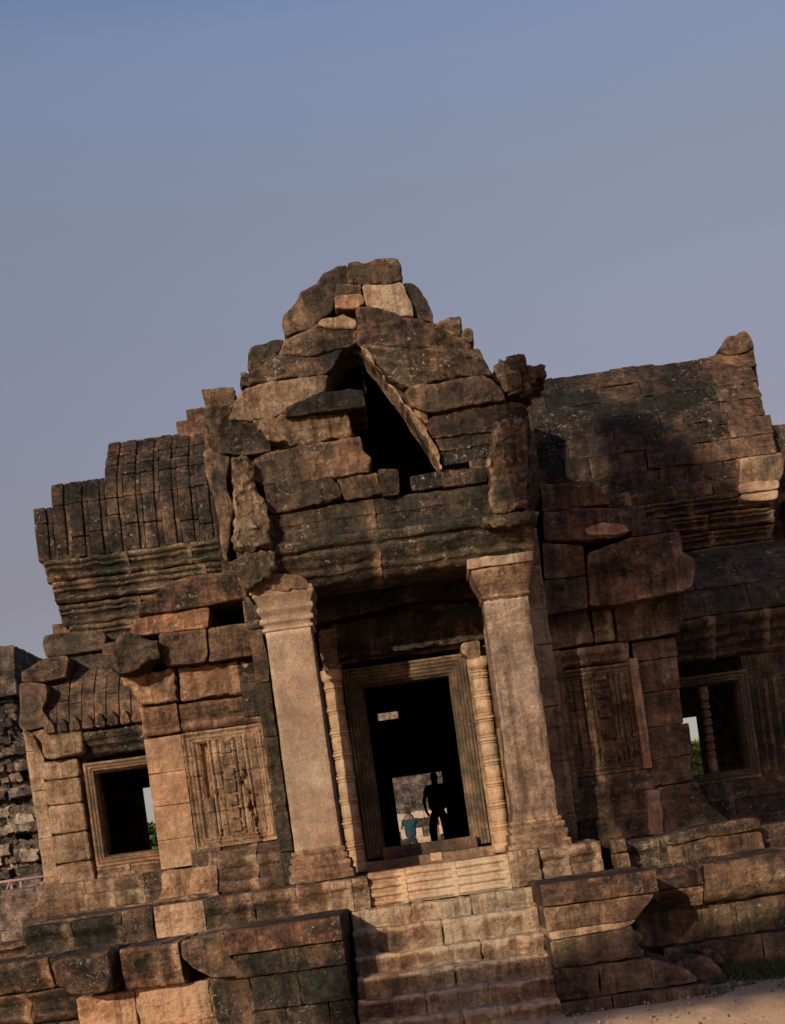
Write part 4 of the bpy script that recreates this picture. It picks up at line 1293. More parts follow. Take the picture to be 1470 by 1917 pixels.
def roofrow(acc, x0, x1, z0, z1, wmin, wmax, warp, tone, split=.5, jit=.02, ribbed=False):
    x = x0
    while x < x1:
        w = random.uniform(wmin, wmax)
        if ribbed:
            x = math.floor(x / .235 + 1e-6) * .235 + .06
            w = .235 * random.choice((1, 1, 1, 2)) if z1 - z0 < .5 else .235
        zc_ = [z0, z1]
        if random.random() < split and z1 - z0 > .3:
            zc_ = [z0, z0 + (z1 - z0) * random.uniform(.3, .7), z1]
        for k in range(len(zc_) - 1):
            if ribbed:
                n_ = int(round(w / .235))
                for q_ in range(n_):
                    xx = x + q_ * .235
                    rbox(acc, xx + .003, xx + .165, random.uniform(-jit, jit) * .5 - .02, .5, zc_[k] + .002, zc_[k + 1] - .004, .05, .05, .010, G(*tone), warp=warp)
                    rbox(acc, xx + .167, xx + .232, random.uniform(-jit, jit) * .5 + .02, .5, zc_[k] + .002, zc_[k + 1] - .004, .03, .05, .010, G(*tone), warp=warp)
            else:
                rbox(acc, x + .005, x + w - .005, random.uniform(-jit, jit), .5, zc_[k] + .002, zc_[k + 1] - .004, .022, .06, .010, G(*tone), warp=warp)
        x += w
roofrow(a, -4.42, -1.75, zL[0], zL[1], .20, .30, wL, (.17, .25, .5), .6, ribbed=True)
roofrow(a, -4.16, -1.75, zL[1], zL[2], .20, .34, wL, (.18, .2, .45), .2, ribbed=True)
roofrow(a, -3.50, -1.75, zL[2], zL[3], .20, .30, wL, (.16, .2, .42), .0, ribbed=True)
roofrow(a, -3.38, -1.75, zL[3], zL[4], .20, .30, wL, (.16, .2, .45), .0, ribbed=True)
roofrow(a, -3.36, -1.9, zL[4], zL[5], .20, .26, wL, (.16, .2, .45), .0, ribbed=True)
for q in ((-2.52, -2.2, .14), (-2.35, -2.0, .28), (-2.1, -1.7, .5)):
    rbox(a, q[0], q[1], 19.3, 20.0, zL[5] - .1, zL[5] + q[2], .04, .06, .03, G(.3, .5, .3))
put(a, 'wing_roof', STONE, T)
# ================================================================== RIGHT BAY
a = Acc()
zz = [1.98, 2.28, 2.65, 3.05, 3.42, 3.65]
for k in range(len(zz) - 1):
    e = [3.16, 3.20, 3.14, 3.16, 3.18][k]
    rbox(a, 2.68, e, YB - .03 + random.uniform(-.01, .01), YB + .9, zz[k] + .003, zz[k + 1] - .003, .03, .07, .010, G(.45, .3, .3))
put(a, 'bay_pilaster', STONE, T)
a = Acc()
panel(a, 1.80, 2.68, 2.20, 3.43, YB + .05, .5, door_relief(1.80, 2.68, 2.20, 3.43, 5), tone=G(.55, .3, 0, .5))
fd = put(a, 'false_door', STONE, T)
a = Acc()
for k, z in enumerate((2.34, 2.60, 2.84, 3.06, 3.26)):
    a = Acc()
    rbox(a, 2.19, 2.33, YB - .09, YB + .03, z, z + .10, .015, .03, .006, G(.5, .3, 0))
    put(a, 'stud', STONE, T, sub=fd)
a = Acc()
rbox(a, 2.60, 2.70, YB - .12, YB + .3, 2.2, 3.46, .015, .06, .008, G(.75, 0, .4))  # pale tone stands in for a narrow strip of sun
rbox(a, 1.73, 1.84, YB - .12, YB + .3, 1.9, 3.66, .015, .06, .012, G(.65, 0, .4))
put(a, 'bay_jamb', STONE, T)
a = Acc()
mould(a, 1.84, 2.62, [(YB + .8, 3.45), (YB, 3.45), (YB - .05, 3.5), (YB - .02, 3.54), (YB - .08, 3.58), (YB - .08, 3.66), (YB + .8, 3.66)], .8, (.45, .3, .1), amp=.012)
prism(a, [(1.70, 3.68), (2.24, 3.69), (2.22, 4.14), (1.72, 4.15)], YB - .14, YB + .8, 'y', .05, .04, .02, G(.35, .5, .1))
mould(a, 2.25, 2.48, [(YB + .8, 3.69), (YB - .1, 3.69), (YB - .12, 3.74), (YB - .08, 3.78), (YB - .13, 3.84), (YB - .1, 3.9), (YB - .14, 3.98), (YB - .14, 4.12), (YB + .8, 4.12)], .3, (.45, .3, 0))
prism(a, [(2.50, 3.66), (3.22, 3.68), (3.28, 3.85), (3.36, 4.12), (2.52, 4.12)], YB - .14, YB + .8, 'y', .05, .05, .02, G(.40, .5, .2))
put(a, 'bay_lintel', STONE, T)
a = Acc()
# base flare
prism(a, [(1.75, 1.45), (3.42, 1.42), (3.44, 1.50), (3.33, 1.62), (3.26, 1.72), (3.20, 1.86), (3.17, 1.96), (2.7, 1.97), (2.68, 1.7), (1.78, 1.68)], YB - .22, YB + .7, 'y', .05, .04, .018, G(.42, .4, .3))
mould(a, 1.74, 2.70, [(17, 1.68), (YB - .12, 1.68), (YB - .16, 1.74), (YB - .10, 1.80), (YB - .08, 1.92), (YB - .13, 1.98), (YB - .13, 2.05), (YB, 2.1), (YB, 2.2), (17, 2.2)], .5, (.42, .4, .1), amp=.015)
rbox(a, 2.55, 2.72, YB - .26, YB, 1.44, 1.95, .03, .05, .03, G(.7, .1, .4))
put(a, 'wall_base', STONE, T)
a = Acc()
Y2 = 16.1
def curl(x, z):
    d = np.sqrt((x - 2.95) ** 2 + ((z - 4.75) * 1.0) ** 2)
    return .03 * (np.abs(d - .42) < .02) + .02 * (np.abs(d - .34) < .015)
prism(a, ZP(5, [(160, 1190), (385, 1210), (400, 1370), (175, 1392)], Y2), Y2 + .05, 17.1, 'y', .05, .02, .008, G(.55, .1, 0), ribs(.13, .006))
prism(a, ZP(5, [(172, 1398), (400, 1378), (415, 1545), (185, 1580)], Y2), Y2 + .04, 17.1, 'y', .05, .02, .008, G(.52, .1, 0))
prism(a, ZP(5, [(405, 1255), (620, 1180), (900, 1145), (915, 1255), (975, 1285), (985, 1360), (965, 1440), (920, 1460), (560, 1540), (420, 1545), (405, 1370)], Y2), Y2 - .06, 17.1, 'y', .03, .05, .014, G(.38, .3, .35), curl)
prism(a, ZP(5, [(165, 1040), (330, 1010), (520, 1005), (600, 1025), (662, 1070), (640, 1140), (560, 1170), (390, 1190), (170, 1180)], Y2), Y2 - .02, 17.1, 'y', .04, .05, .02, G(.42, .2, .6))
prism(a, ZP(5, [(380, 1130), (470, 1095), (600, 1105), (625, 1140), (540, 1165), (400, 1165)], Y2), Y2 - .06, 16.8, 'y', .04, .03, .01, G(.78, 0, .5))
prism(a, ZP(5, [(640, 1110), (720, 1075), (830, 1070), (885, 1090), (895, 1140), (650, 1170)], Y2), Y2, 17.0, 'y', .04, .05, .02, G(.25, .4, .4))
prism(a, ZP(5, [(145, 885), (300, 868), (420, 858), (475, 885), (510, 930), (530, 990), (340, 1010), (165, 1035)], Y2), Y2, 17.2, 'y', .04, .06, .012, G(.38, 0, .75), ribs(.15, .012, .4))
put(a, 'bay_roof_stone', STONE, T)

# ================================================================== RIGHT WING
RWX0, RWX1 = 3.30, 4.16
a = Acc()
wz = [1.44, 1.75, 2.08, 2.42, 2.8, 3.17, 3.48]
courses(a, 3.0, 7.9, wz, YW + .03, .45, .4, .8, tf(.26, .75, 0), holes=[(RWX0 - .1, RWX1 + .1, WZ0 - .05, 3.2)])  # mossy stone, moss raised through this wing to paint its green-grey shade
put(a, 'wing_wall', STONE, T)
a = Acc()
frame(a, RWX0, RWX1, WZ0, 3.17, wp, YW, G(.24, .85, 0, .5))  # frame tone darkened and greened for the shade it stands in
wf = put(a, 'window_frame', SMOOTH, T)
def baluster(cx, cy, r, z0, z1, n=7):
    a = Acc()
    pr = [(r, z0), (r, z0 + .16), (r * .8, z0 + .18)]
    h = (z1 - z0 - .36) / n
    for k in range(n):
        z = z0 + .18 + k * h
        pr += [(r * .7, z), (r * 1.0, z + h * .2), (r * 1.05, z + h * .35), (r * .75, z + h * .48), (r * .95, z + h * .6), (r * .9, z + h * .72), (r * .6, z + h * .82), (r * .6, z + h * .95)]
    pr += [(r * .85, z1 - .17), (r, z1 - .15), (r, z1)]
    lathe(a, cx, cy, pr, G(.35, .4, 0), 12, .004)
    return a
put(baluster(3.75, YW + .12, .062, 2.085, 3.165), 'baluster', SMOOTH, T, sub=wf)
a = Acc()
# pilaster strips right of the window
for k, x in enumerate((4.38, 4.48, 4.6)):
    rbox(a, x, x + .05, YW - .02, YW + .2, 2.0, 3.15, .012, .08, .005, G(.24, .6, 0))
mould(a, 3.2, 7.9, [(18.3, 1.42), (17.7, 1.42), (17.66, 1.5), (17.74, 1.55), (17.74, 1.62), (17.8, 1.68), (17.76, 1.74), (17.84, 1.8), (17.84, 1.9), (17.95, 1.96), (18.3, 1.96)], .8, (.3, .5, .1), amp=.015)
put(a, 'wall_base', STONE, T)
a = Acc()
mould(a, 3.15, 7.9, [(18.6, 3.48), (17.96, 3.48), (17.9, 3.53), (17.94, 3.58), (17.86, 3.64), (17.86, 3.70), (17.78, 3.76), (17.8, 3.82), (17.7, 3.88), (17.68, 3.98), (18.6, 3.99)], .9, (.3, .6, .1), amp=.02)
put(a, 'wing_architrave', STONE, T)
a = Acc()
wr = lowroof(3.99, 4.95, 17.68, 18.6, 1.9)
for z0, z1 in ((3.99, 4.34), (4.34, 4.66), (4.66, 4.95)):
    roofrow(a, 3.05, 7.8, z0, z1, .5, .8, wr, (.25, .7, 0), 0, .012)
put(a, 'lower_roof', STONE, T)
a = Acc()
cornice(a, 1.8, xs(5.30, 18.5), 18.35, zs(5.80, 18.5), zs(4.95, 18.5), (.26, .6, .15), .8, .022)
mould(a, 1.8, xs(5.38, 18.5), [(19.1, zs(5.76, 18.5)), (18.45, zs(5.76, 18.5)), (18.36, zs(5.8, 18.5)), (18.3, zs(5.95, 18.5)), (18.38, zs(6.0, 18.5)), (19.1, zs(6.0, 18.5))], .5, (.3, .7, .2), amp=.03)
put(a, 'cornice', STONE, T)
zR_ = [5.98, 6.28, 6.56, 6.82, 7.06, 7.28, 7.48, 7.70]
yR_ = [18.4, 18.43, 18.5, 18.62, 18.8, 19.03, 19.3, 19.65]
zR = [zs(z, y) for z, y in zip(zR_, yR_)]
wR = uproof(list(zip(zR, yR_)))
HH = 0
eR = [5.48, 5.44, 5.44, 5.36, 5.33, 5.31, 5.30]
a = Acc()
for k in range(7):
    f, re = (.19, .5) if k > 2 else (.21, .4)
    x_ = 1.75 + random.uniform(-.2, .2)
    xe = xs(eR[k], (yR_[k] + yR_[k + 1]) / 2) - .35
    while x_ < xe:
        w_ = min(random.uniform(.28, .8), xe + .06 - x_)
        zb_ = zR[k + 1] - (random.uniform(0, .05) if k == 6 else 0)
        dz_ = random.choice((0, 0, 0, .05, -.04)) if 0 < k < 6 else 0
        rbox(a, x_ + .002, x_ + w_ - .002, random.uniform(-.035, .03), .5, zR[k] + .002, zb_ - .003 + dz_, .022, .05, .016, G(f + random.uniform(-.06, .12), .25, re), warp=wR, sc=3)
        if dz_ < 0:
            rbox(a, x_ + .002, x_ + w_ - .002, .0, .5, zb_ - .06, zb_, .01, .05, .01, G(f, .25, re), warp=wR)
        x_ += max(w_, .07)
    x1 = xs(eR[k], (yR_[k] + yR_[k + 1]) / 2)
    rbox(a, x1 - .55, x1 + random.uniform(-.03, .03), random.uniform(-.05, -.0), .6, zR[k] + .003, zR[k + 1] - .004, .04, .05, .02, G(.42, .2, .5), warp=wR)
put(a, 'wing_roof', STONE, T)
a = Acc()
prism(a, ZP(5, [(1115, 178), (1130, 125), (1150, 98), (1200, 90), (1230, 70), (1262, 78), (1282, 110), (1290, 160), (1270, 180), (1200, 195), (1150, 200)], 19.6), 19.5, 20.2, 'y', .03, .04, .02, G(.3, .5, .3))
rbox(a, 5.02, 5.36, 19.55, 20.2, 7.2, 7.85, .05, .07, .02, G(.28, .3, .3))
put(a, 'roof_end_stone', STONE, T)
a = Acc()
prism(a, ZP(5, [(1200, 905), (1300, 885), (1420, 880), (1418, 925), (1210, 950)], 18.4), 18.2, 18.9, 'y', .04, .03, .012, G(.62, 0, .6))
prism(a, ZP(5, [(1215, 955), (1420, 928), (1412, 975), (1340, 990), (1220, 985)], 18.4), 18.22, 18.9, 'y', .04, .03, .012, G(.8, 0, .5))
prism(a, ZP(5, [(1215, 760), (1440, 725), (1452, 800), (1440, 850), (1425, 880), (1210, 905)], 18.4), 18.24, 18.9, 'y', .04, .04, .014, G(.45, .2, .4))
put(a, 'cornice_end_stone', STONE, T)
# farther block of the wing beyond the roof end
a = Acc()
for k, (z0, z1) in enumerate(((4.2, 4.6), (4.6, 5.0), (5.0, 5.4), (5.4, 5.8), (5.8, 6.2), (6.2, 6.75))):
    courses(a, 5.25, 8.5, [z0, z1], 19.6 + .05 * k, .6, .5, .9, tf(.28, .4, .2))
courses(a, 5.45, 8.5, [4.95, 5.3, 5.62], 18.95, .7, .4, .5, tf(.6, .1, .6))
slabbox(a, 5.2, 8.5, 18.6, 22, 4.0, 4.9, G(.3), res=.4)
put(a, 'far_wing_wall', STONE, T)
a = Acc()
courses(a, 4.55, 5.13, [5.6, 6.0, 6.4, 6.8, 7.15], 19.0, 1.4, .6, .7, tf(.25, .4, .2), jit=.03, ends=[(4.5, 5.17), (4.5, 5.14), (4.5, 5.10), (4.5, 5.08)])
courses(a, 4.5, 5.1, [7.15, 7.45], 19.3, 1.2, .6, .7, tf(.25, .4, .2), jit=.03)
put(a, 'roof_gable_wall', STONE, T)

# ---- back slopes, rear walls and end walls so that the rooms are enclosed
a = Acc()
LBX0, LBX1 = -4.09, -3.25
def wallholes(acc, x0, x1, z0, z1, y, th, holes, tone):
    """solid wall with rectangular openings, as butting slabs"""
    xsn = sorted(set([x0, x1] + [h[0] for h in holes] + [h[1] for h in holes]))
    for i in range(len(xsn) - 1):
        xa, xb = xsn[i], xsn[i + 1]
        zc_ = [(z0, z1)]
        for h in holes:
            if h[0] <= xa + 1e-6 and h[1] >= xb - 1e-6:
                zc_ = [(z0, h[2]), (h[3], z1)]
        for za, zb in zc_:
            rbox(acc, xa, xb, y, y + th, za, zb, .004, .4, .0, G(*tone))
wallholes(a, -4.78, -1.9, 1.4, 5.2, 21.5, .35, [(LBX0, LBX1, 2.12, 3.10)], (.3, .2))
wallholes(a, 1.9, 8.4, 1.4, 5.2, 21.5, .35, [(3.50, 4.36, 2.14, 3.04)], (.3, .2))
put(a, 'rear_wall', STONE, T)
a = Acc()
for sx0, sx1 in ((-4.3, -1.6), (1.7, 4.95)):
    slabbox(a, sx0, sx1, 18.9, 21.85, 5.2, 5.6, G(.25), res=.5)
    for k in range(6):
        y0 = 20.1 + k * .33
        z1 = 7.7 - k * .38
        rbox(a, sx0 + (.9 if k < 2 and sx0 < 0 else 0), sx1, y0, y0 + .5, z1 - .55, z1, .03, .4, .02, G(.27, .3, .3))
put(a, 'rear_roof', STONE, T)
a = Acc()
slabbox(a, -1.95, -1.6, 17.35, 18.4, 1.45, 7.0, G(.25), res=.5)
slabbox(a, 1.7, 2.0, 17.35, 18.4, 1.45, 7.0, G(.25), res=.5)
slabbox(a, 1.38, 1.72, 15.6, 18.4, 5.2, 6.1, G(.25), res=.4)
slabbox(a, -1.62, -1.28, 15.6, 18.4, 5.2, 6.1, G(.25), res=.4)
slabbox(a, -2.0, -1.6, 18.4, 40.2, 1.45, 6.2, G(.25), res=.8)
slabbox(a, 1.7, 2.1, 21.4, 40.2, 1.45, 6.2, G(.25), res=.8)
slabbox(a, -2.0, 2.1, 19.0, 40.2, 6.2, 6.6, G(.25), res=.8)
slabbox(a, -1.6, 1.7, 17.4, 19.0, 5.3, 5.7, G(.25), res=.5)
slabbox(a, -1.5, 1.6, 18.6, 19.0, 5.5, 6.6, G(.25), res=.5)
put(a, 'nave_wall', STONE, T)
a = Acc()
wallholes(a, -2.0, 2.1, 1.4, 4.9, 39.8, .4, [(-.60, .78, 1.5, 3.62)], (.3,))
wallholes(a, -2.0, 2.1, 4.9, 6.6, 39.8, .4, [(-.76, -.20, 5.22, 5.45)], (.3,))
put(a, 'rear_door_wall', STONE, T)

# ================================================================== PEOPLE
def skin_mesh(name, pts, edges, radii, mat, root, levels=2):
    me = bpy.data.meshes.new(name)
    L = np.array(_org[root.name])
    me.from_pydata([tuple(np.array(p) - L) for p in pts], edges, [])
    o = bpy.data.objects.new(name, me)
    COL.objects.link(o)
    mo = o.modifiers.new('skin', 'SKIN')
    sv = me.skin_vertices[0].data
    for i, r in enumerate(radii):
        sv[i].radius = (r, r * .85) if not isinstance(r, tuple) else r
        sv[i].use_root = (i == 0)
    mo.use_smooth_shade = True
    sb = o.modifiers.new('sub', 'SUBSURF'); sb.levels = levels; sb.render_levels = levels
    dg = bpy.context.evaluated_depsgraph_get()
    dg.update()
    ev = o.evaluated_get(dg)
    nm = bpy.data.meshes.new_from_object(ev)
    o.modifiers.clear()
    o.data = nm
    nm.materials.clear(); nm.materials.append(mat)
    o.parent = root
    return o
SKIN = plain('skin', (.16, .085, .055), (.22, .12, .08), 6, .6, .05)
HAIR = plain('dark hair', (.010, .008, .006), (.025, .02, .015), 40, .6, .4)
DARKC = plain('dark cloth', (.012, .014, .018), (.03, .032, .036), 30, .9, .3)
TEALC = plain('teal cloth', (.012, .038, .052), (.022, .058, .075), 20, .9, .4)
def person(loc, label, pose, shirt, trousers, face=1, fat=1.0):
    R = empty('person', loc, label, 'person')
    X0, Y0, Z0 = loc
    pt = lambda x, y, z: (X0 + x, Y0 + y, Z0 + z)
    pts = []; rr = []; ed = []
    def chain(start, lst):
        p = start
        for q, r in lst:
            pts.append(pt(*q)); rr.append(r)
            i = len(pts) - 1
            if p is not None: ed.append((p, i))
            p = i
        return p
    pel = chain(None, [((0, 0, .92), (.14, .10))])
    ch = chain(pel, [((0, 0, 1.08), (.125, .09)), ((0, 0, 1.25), (.15, .105)), ((0, 0, 1.38), (.15, .09)), ((0, .0, 1.46), (.078, .07)), ((0, .01, 1.52), (.066, .066)), ((0, .015, 1.59), (.088, .100)), ((0, .01, 1.67), (.082, .095)), ((0, .0, 1.73), (.05, .06))])
    chest = 3
    for s, arm in ((-1, pose['armL']), (1, pose['armR'])):
        sh = chain(chest, [((s * .17, 0, 1.40), .055)])
        el = chain(sh, [(arm[0], .052), (arm[1], .038)])
        hx, hy, hz = arm[1]
        d = arm[2]
        palm = chain(el, [((hx + d[0] * .06, hy + d[1] * .06, hz + d[2] * .06), .028)])
        for k in range(4):
            o = (k - 1.5) * .018
            chain(palm, [((hx + d[0] * .11 + o * (1 - abs(d[0])), hy + d[1] * .11, hz + d[2] * .11 + o * abs(d[0])), .009), ((hx + d[0] * (.15 + .01 * (k in (1, 2))) + o, hy + d[1] * .15 + .02, hz + d[2] * .15), .007)])
        chain(palm, [((hx + d[0] * .06 - s * .035, hy + .02, hz + d[2] * .06 - .01), .010), ((hx + d[0] * .09 - s * .045, hy + .03, hz + d[2] * .09 - .01), .008)])
    for s, leg in ((-1, pose['legL']), (1, pose['legR'])):
        hp = chain(pel, [((s * .09, 0, .86), .085), (leg[0], .058), (leg[1], .040)])
        ax, ay, az = leg[1]
        chain(hp, [((ax, ay + .04, az - .06), .042), ((ax, ay + .16, az - .065), .030)])
    skin_mesh('body', pts, ed, rr, SKIN, R)
    # clothing grown over the same skeleton, a little larger
    P = [pt(0, 0, .84), pt(0, 0, 1.06), pt(0, 0, 1.25), pt(0, 0, 1.38), pt(0, 0, 1.44)]
    r_ = [(.225 * fat, .16), (.22 * fat, .15), (.23 * fat, .155), (.215 * fat, .14), (.10, .08)]
    E_ = [(0, 1), (1, 2), (2, 3), (3, 4)]
    for s, arm in ((-1, pose['armL']), (1, pose['armR'])):
        P += [pt(s * .175, 0, 1.40), tuple(np.array(pt(s * .17, 0, 1.40)) * .35 + np.array(pt(*arm[0])) * .65)]
        r_ += [.10, .085]
        n = len(P)
        E_ += [(3, n - 2), (n - 2, n - 1)]
    skin_mesh('shirt', P, E_, r_, shirt, R)
    P = [pt(0, 0, .97), pt(0, 0, .90)]
    r_ = [(.145, .11), (.15, .115)]
    E_ = [(0, 1)]
    for s, leg in ((-1, pose['legL']), (1, pose['legR'])):
        P += [pt(s * .095, 0, .84), pt(*leg[0]), pt(*leg[1])]
        r_ += [.135, .115, .095]
        n = len(P)
        E_ += [(1, n - 3), (n - 3, n - 2), (n - 2, n - 1)]
    skin_mesh('trousers', P, E_, r_, trousers, R)
    P = [pt(0, -.01 * face, 1.60), pt(0, -.012 * face, 1.67), pt(0, -.005, 1.735)]
    skin_mesh('hair', P, [(0, 1), (1, 2)], [(.086, .098), (.090, .10), (.060, .072)], HAIR, R)
    # face on the far side (both look away from the camera)
    a = Acc()
    for (fx, fz, rw, rh) in ((-.032, 1.635, .012, .007), (.032, 1.635, .012, .007), (0, 1.585, .024, .006)):
        lathe(a, X0 + fx, Y0 + .088, [(.001, Z0 + fz - rh), (rw, Z0 + fz), (.001, Z0 + fz + rh)], G(.2), 8, 0)
    lathe(a, X0, Y0 + .1, [(.014, Z0 + 1.60), (.016, Z0 + 1.61), (.006, Z0 + 1.64)], G(.3), 8, 0)
    for s in (-1, 1):
        lathe(a, X0 + s * .078, Y0 + .01, [(.004, Z0 + 1.59), (.014, Z0 + 1.61), (.016, Z0 + 1.635), (.004, Z0 + 1.655)], G(.3), 8, 0)
    put(a, 'face', SKIN, R)
    return R
person((.44, 32.0, 1.50), 'standing person in dark clothes silhouetted inside the doorway, arm slightly bent',
       dict(armL=((-.29, -.05, 1.14), (-.27, .06, .90), (.35, .3, -.85)), armR=((.24, .02, 1.12), (.25, .08, .86), (0, .1, -1)),
            legL=((-.17, .16, .52), (-.17, .10, .10)), legR=((.12, .02, .48), (.13, 0, .08))), DARKC, DARKC)
person((-.33, 45.0, 1.06), 'person in teal shirt seen from behind beyond the far doorway, arms raised',
       dict(armL=((-.27, .06, 1.18), (-.14, .20, 1.46), (.3, .3, .9)), armR=((.27, .06, 1.18), (.14, .20, 1.46), (-.3, .3, .9)),
            legL=((-.11, .03, .48), (-.12, 0, .08)), legR=((.11, .02, .48), (.12, 0, .08))), TEALC, DARKC, fat=.86)
# terrace on which the second person stands
a = Acc()
slabbox(a, -3, 3, 40.2, 47.5, 0, 1.055, G(.4), res=.5)
put(a, 'rear_terrace', STONE, T)

# ================================================================== BACKGROUND BUILDINGS
# gallery seen through the doors
B1 = empty('stone_gallery', (0, 62, 0), 'brown carved gallery seen through the far doorway behind the people', 'building')
a = Acc()
zc_ = [-.05, .6, 1.1, 1.6, 2.0, 2.4, 2.8, 3.1]
for k in range(len(zc_) - 1):
    courses(a, -6, 6, [zc_[k], zc_[k + 1]], 61.2 + .12 * k + random.uniform(-.1, .1), 2.5, .25, .8, lambda x, z: G(random.choice([.1, .25, .5, .95, 1.0]), .2, .4), amp=.04, jit=.18, res=.15, r=.04)
put(a, 'wall', FARSTONE, B1)
a = Acc()
for k in range(6):
    roofrow(a, -6, 6, 3.1 + k * .42, 3.1 + (k + 1) * .42, .22, .32, uproof([(3, 61.9), (4, 62.2), (5, 62.8), (6, 64)]), (.3, .2, .4), 0, .05)
for k in range(9):
    courses(a, -6, 6, [5.6 + k * .45, 5.6 + (k + 1) * .45], 64.2 + .1 * k, 1.5, .3, .8, lambda x, z: G(random.choice([.35, .6, .9]), .2, .4), amp=.04, jit=.15, res=.15, r=.04)
put(a, 'roof', FARSTONE, B1)

# ruined tower group on the left
B2 = empty('ruined_tower', (-12, 40, 0), 'crumbling tall stone tower at the left edge behind the temple, steel scaffold at its foot', 'building')
a = Acc()
YT = 40
def tz(py, px=20): return W(px, py, YT)
rowsT = []
z = 0.0
while z < 8.0:
    h = random.uniform(.13, .30)
    rowsT.append((z, z + h)); z += h
for z0, z1 in rowsT:
    xr = -9.2 if z0 < 6.2 else -10.75
    yb = YT + random.uniform(-.3, .3) - (.35 if int(z0 * 1.1) % 3 == 0 else 0) + (0 if z0 < 6.4 else .2)
    x = -16
    while x < xr - .1:
        w = random.uniform(.12, .5)
        if random.random() < .95:
            f = random.choice([.15, .25, .4, .55, .75])
            rbox(a, x - .03, min(x + w + .03, xr), yb + random.uniform(-.18, .18), YT + 2.5, z0 - .02, z1 + .02, .04, .09, .09, G(f, .5, 0), sc=3)
        x += w
slabbox(a, -16, -9.3, YT + .7, YT + 5, 0, 7.6, G(.3), res=.8)
put(a, 'wall', FARSTONE, B2)
a = Acc()
p0 = W(-60, 1215, YT); p1 = W(32, 1210, YT); p2 = W(36, 1300, YT); p3 = W(-60, 1320, YT)
prism(a, [p3, p2, p1, p0], YT - .3, YT + 3, 'y', .12, .08, .03, G(.28, .3, .5))
p0 = W(-60, 1262, YT); p1 = W(30, 1245, YT); p2 = W(37, 1330, YT); p3 = W(-60, 1345, YT)
put(a, 'roof', FARSTONE, B2)
STEEL = plain('pinkish painted steel', (.28, .17, .16), (.38, .24, .22), 12, .6, .1)
SC = empty('scaffold', (-11, 38.5, 0), 'pinkish steel scaffold standing at the foot of the ruined tower', 'scaffold')
def tube(acc, p, q, r, tone=None, n=8):
    p = np.array(p, float); q = np.array(q, float)
    d = q - p; L = np.linalg.norm(d); d /= L
    u = np.cross(d, [0, 0, 1.0] if abs(d[2]) < .9 else [1.0, 0, 0]); u /= np.linalg.norm(u)
    v = np.cross(d, u)
    an = np.arange(n) * 2 * math.pi / n
    c = np.cos(an)[:, None] * u * r + np.sin(an)[:, None] * v * r
    V = np.concatenate([p + c, q + c])
    i = np.arange(n)
    acc.add(V, [np.stack([i, np.roll(i, -1), np.roll(i, -1) + n, i + n], -1), np.array([list(range(n))[::-1]]), np.array([list(range(n, 2 * n))])], tone or G(.5))
for i in range(3):
    for j in range(2):
        a = Acc(); tube(a, (-11.9 + i * .95, 38.2 + j * .9, 0), (-11.9 + i * .95, 38.2 + j * .9, 2.25), .045); put(a, 'post', STEEL, SC)
for z in (.55, 1.1, 1.65, 2.2):
    a = Acc(); tube(a, (-12.1, 38.2, z), (-9.8, 38.2, z), .04); put(a, 'rail', STEEL, SC)
for i in range(2):
    a = Acc(); tube(a, (-11.9 + i * .95, 38.15, .55), (-10.95 + i * .95, 38.15, 2.2), .03); put(a, 'brace', STEEL, SC)

# ================================================================== PLANTS
def leaf_cloud(acc, centers, radii, n, size, seed, droop=0.0, flat=1.0):
    rs = np.random.default_rng(seed)
    C = np.array(centers, float); Rr = np.array(radii, float)
    k = rs.integers(0, len(C), n)
    d = rs.normal(size=(n, 3)); d /= np.linalg.norm(d, axis=1, keepdims=True)
    d *= (rs.random(n) ** .4)[:, None]
    d[:, 2] *= flat
    p = C[k] + d * Rr[k][:, None]
    u = rs.normal(size=(n, 3)); u[:, 2] -= droop; u /= np.linalg.norm(u, axis=1, keepdims=True)
    w = np.cross(u, rs.normal(size=(n, 3))); w /= np.linalg.norm(w, axis=1, keepdims=True)
    s = size * (0.6 + .8 * rs.random(n))[:, None]
    V = np.stack([p - u * s, p + w * s * .38, p + u * s, p - w * s * .38], 1).reshape(-1, 3)
    F = np.arange(4 * n).reshape(n, 4)
    col = np.zeros((4 * n, 4)); col[:, 1] = np.repeat(np.clip(rs.random(n) * .7 + .3 * rs.random(len(C))[k], 0, 1), 4)
    acc.v.append(V); acc.f.append(F + acc.n); acc.c.append(col.astype(np.float32)); acc.n += 4 * n
BARK = plain('grey brown bark', (.06, .045, .035), (.14, .11, .085), 9, .95, .8, .03)
LEAF = leafmat('mid green leaves', (.03, .055, .018), (.09, .13, .04))
LEAFY = leafmat('yellow green leaves', (.14, .16, .03), (.34, .34, .07))
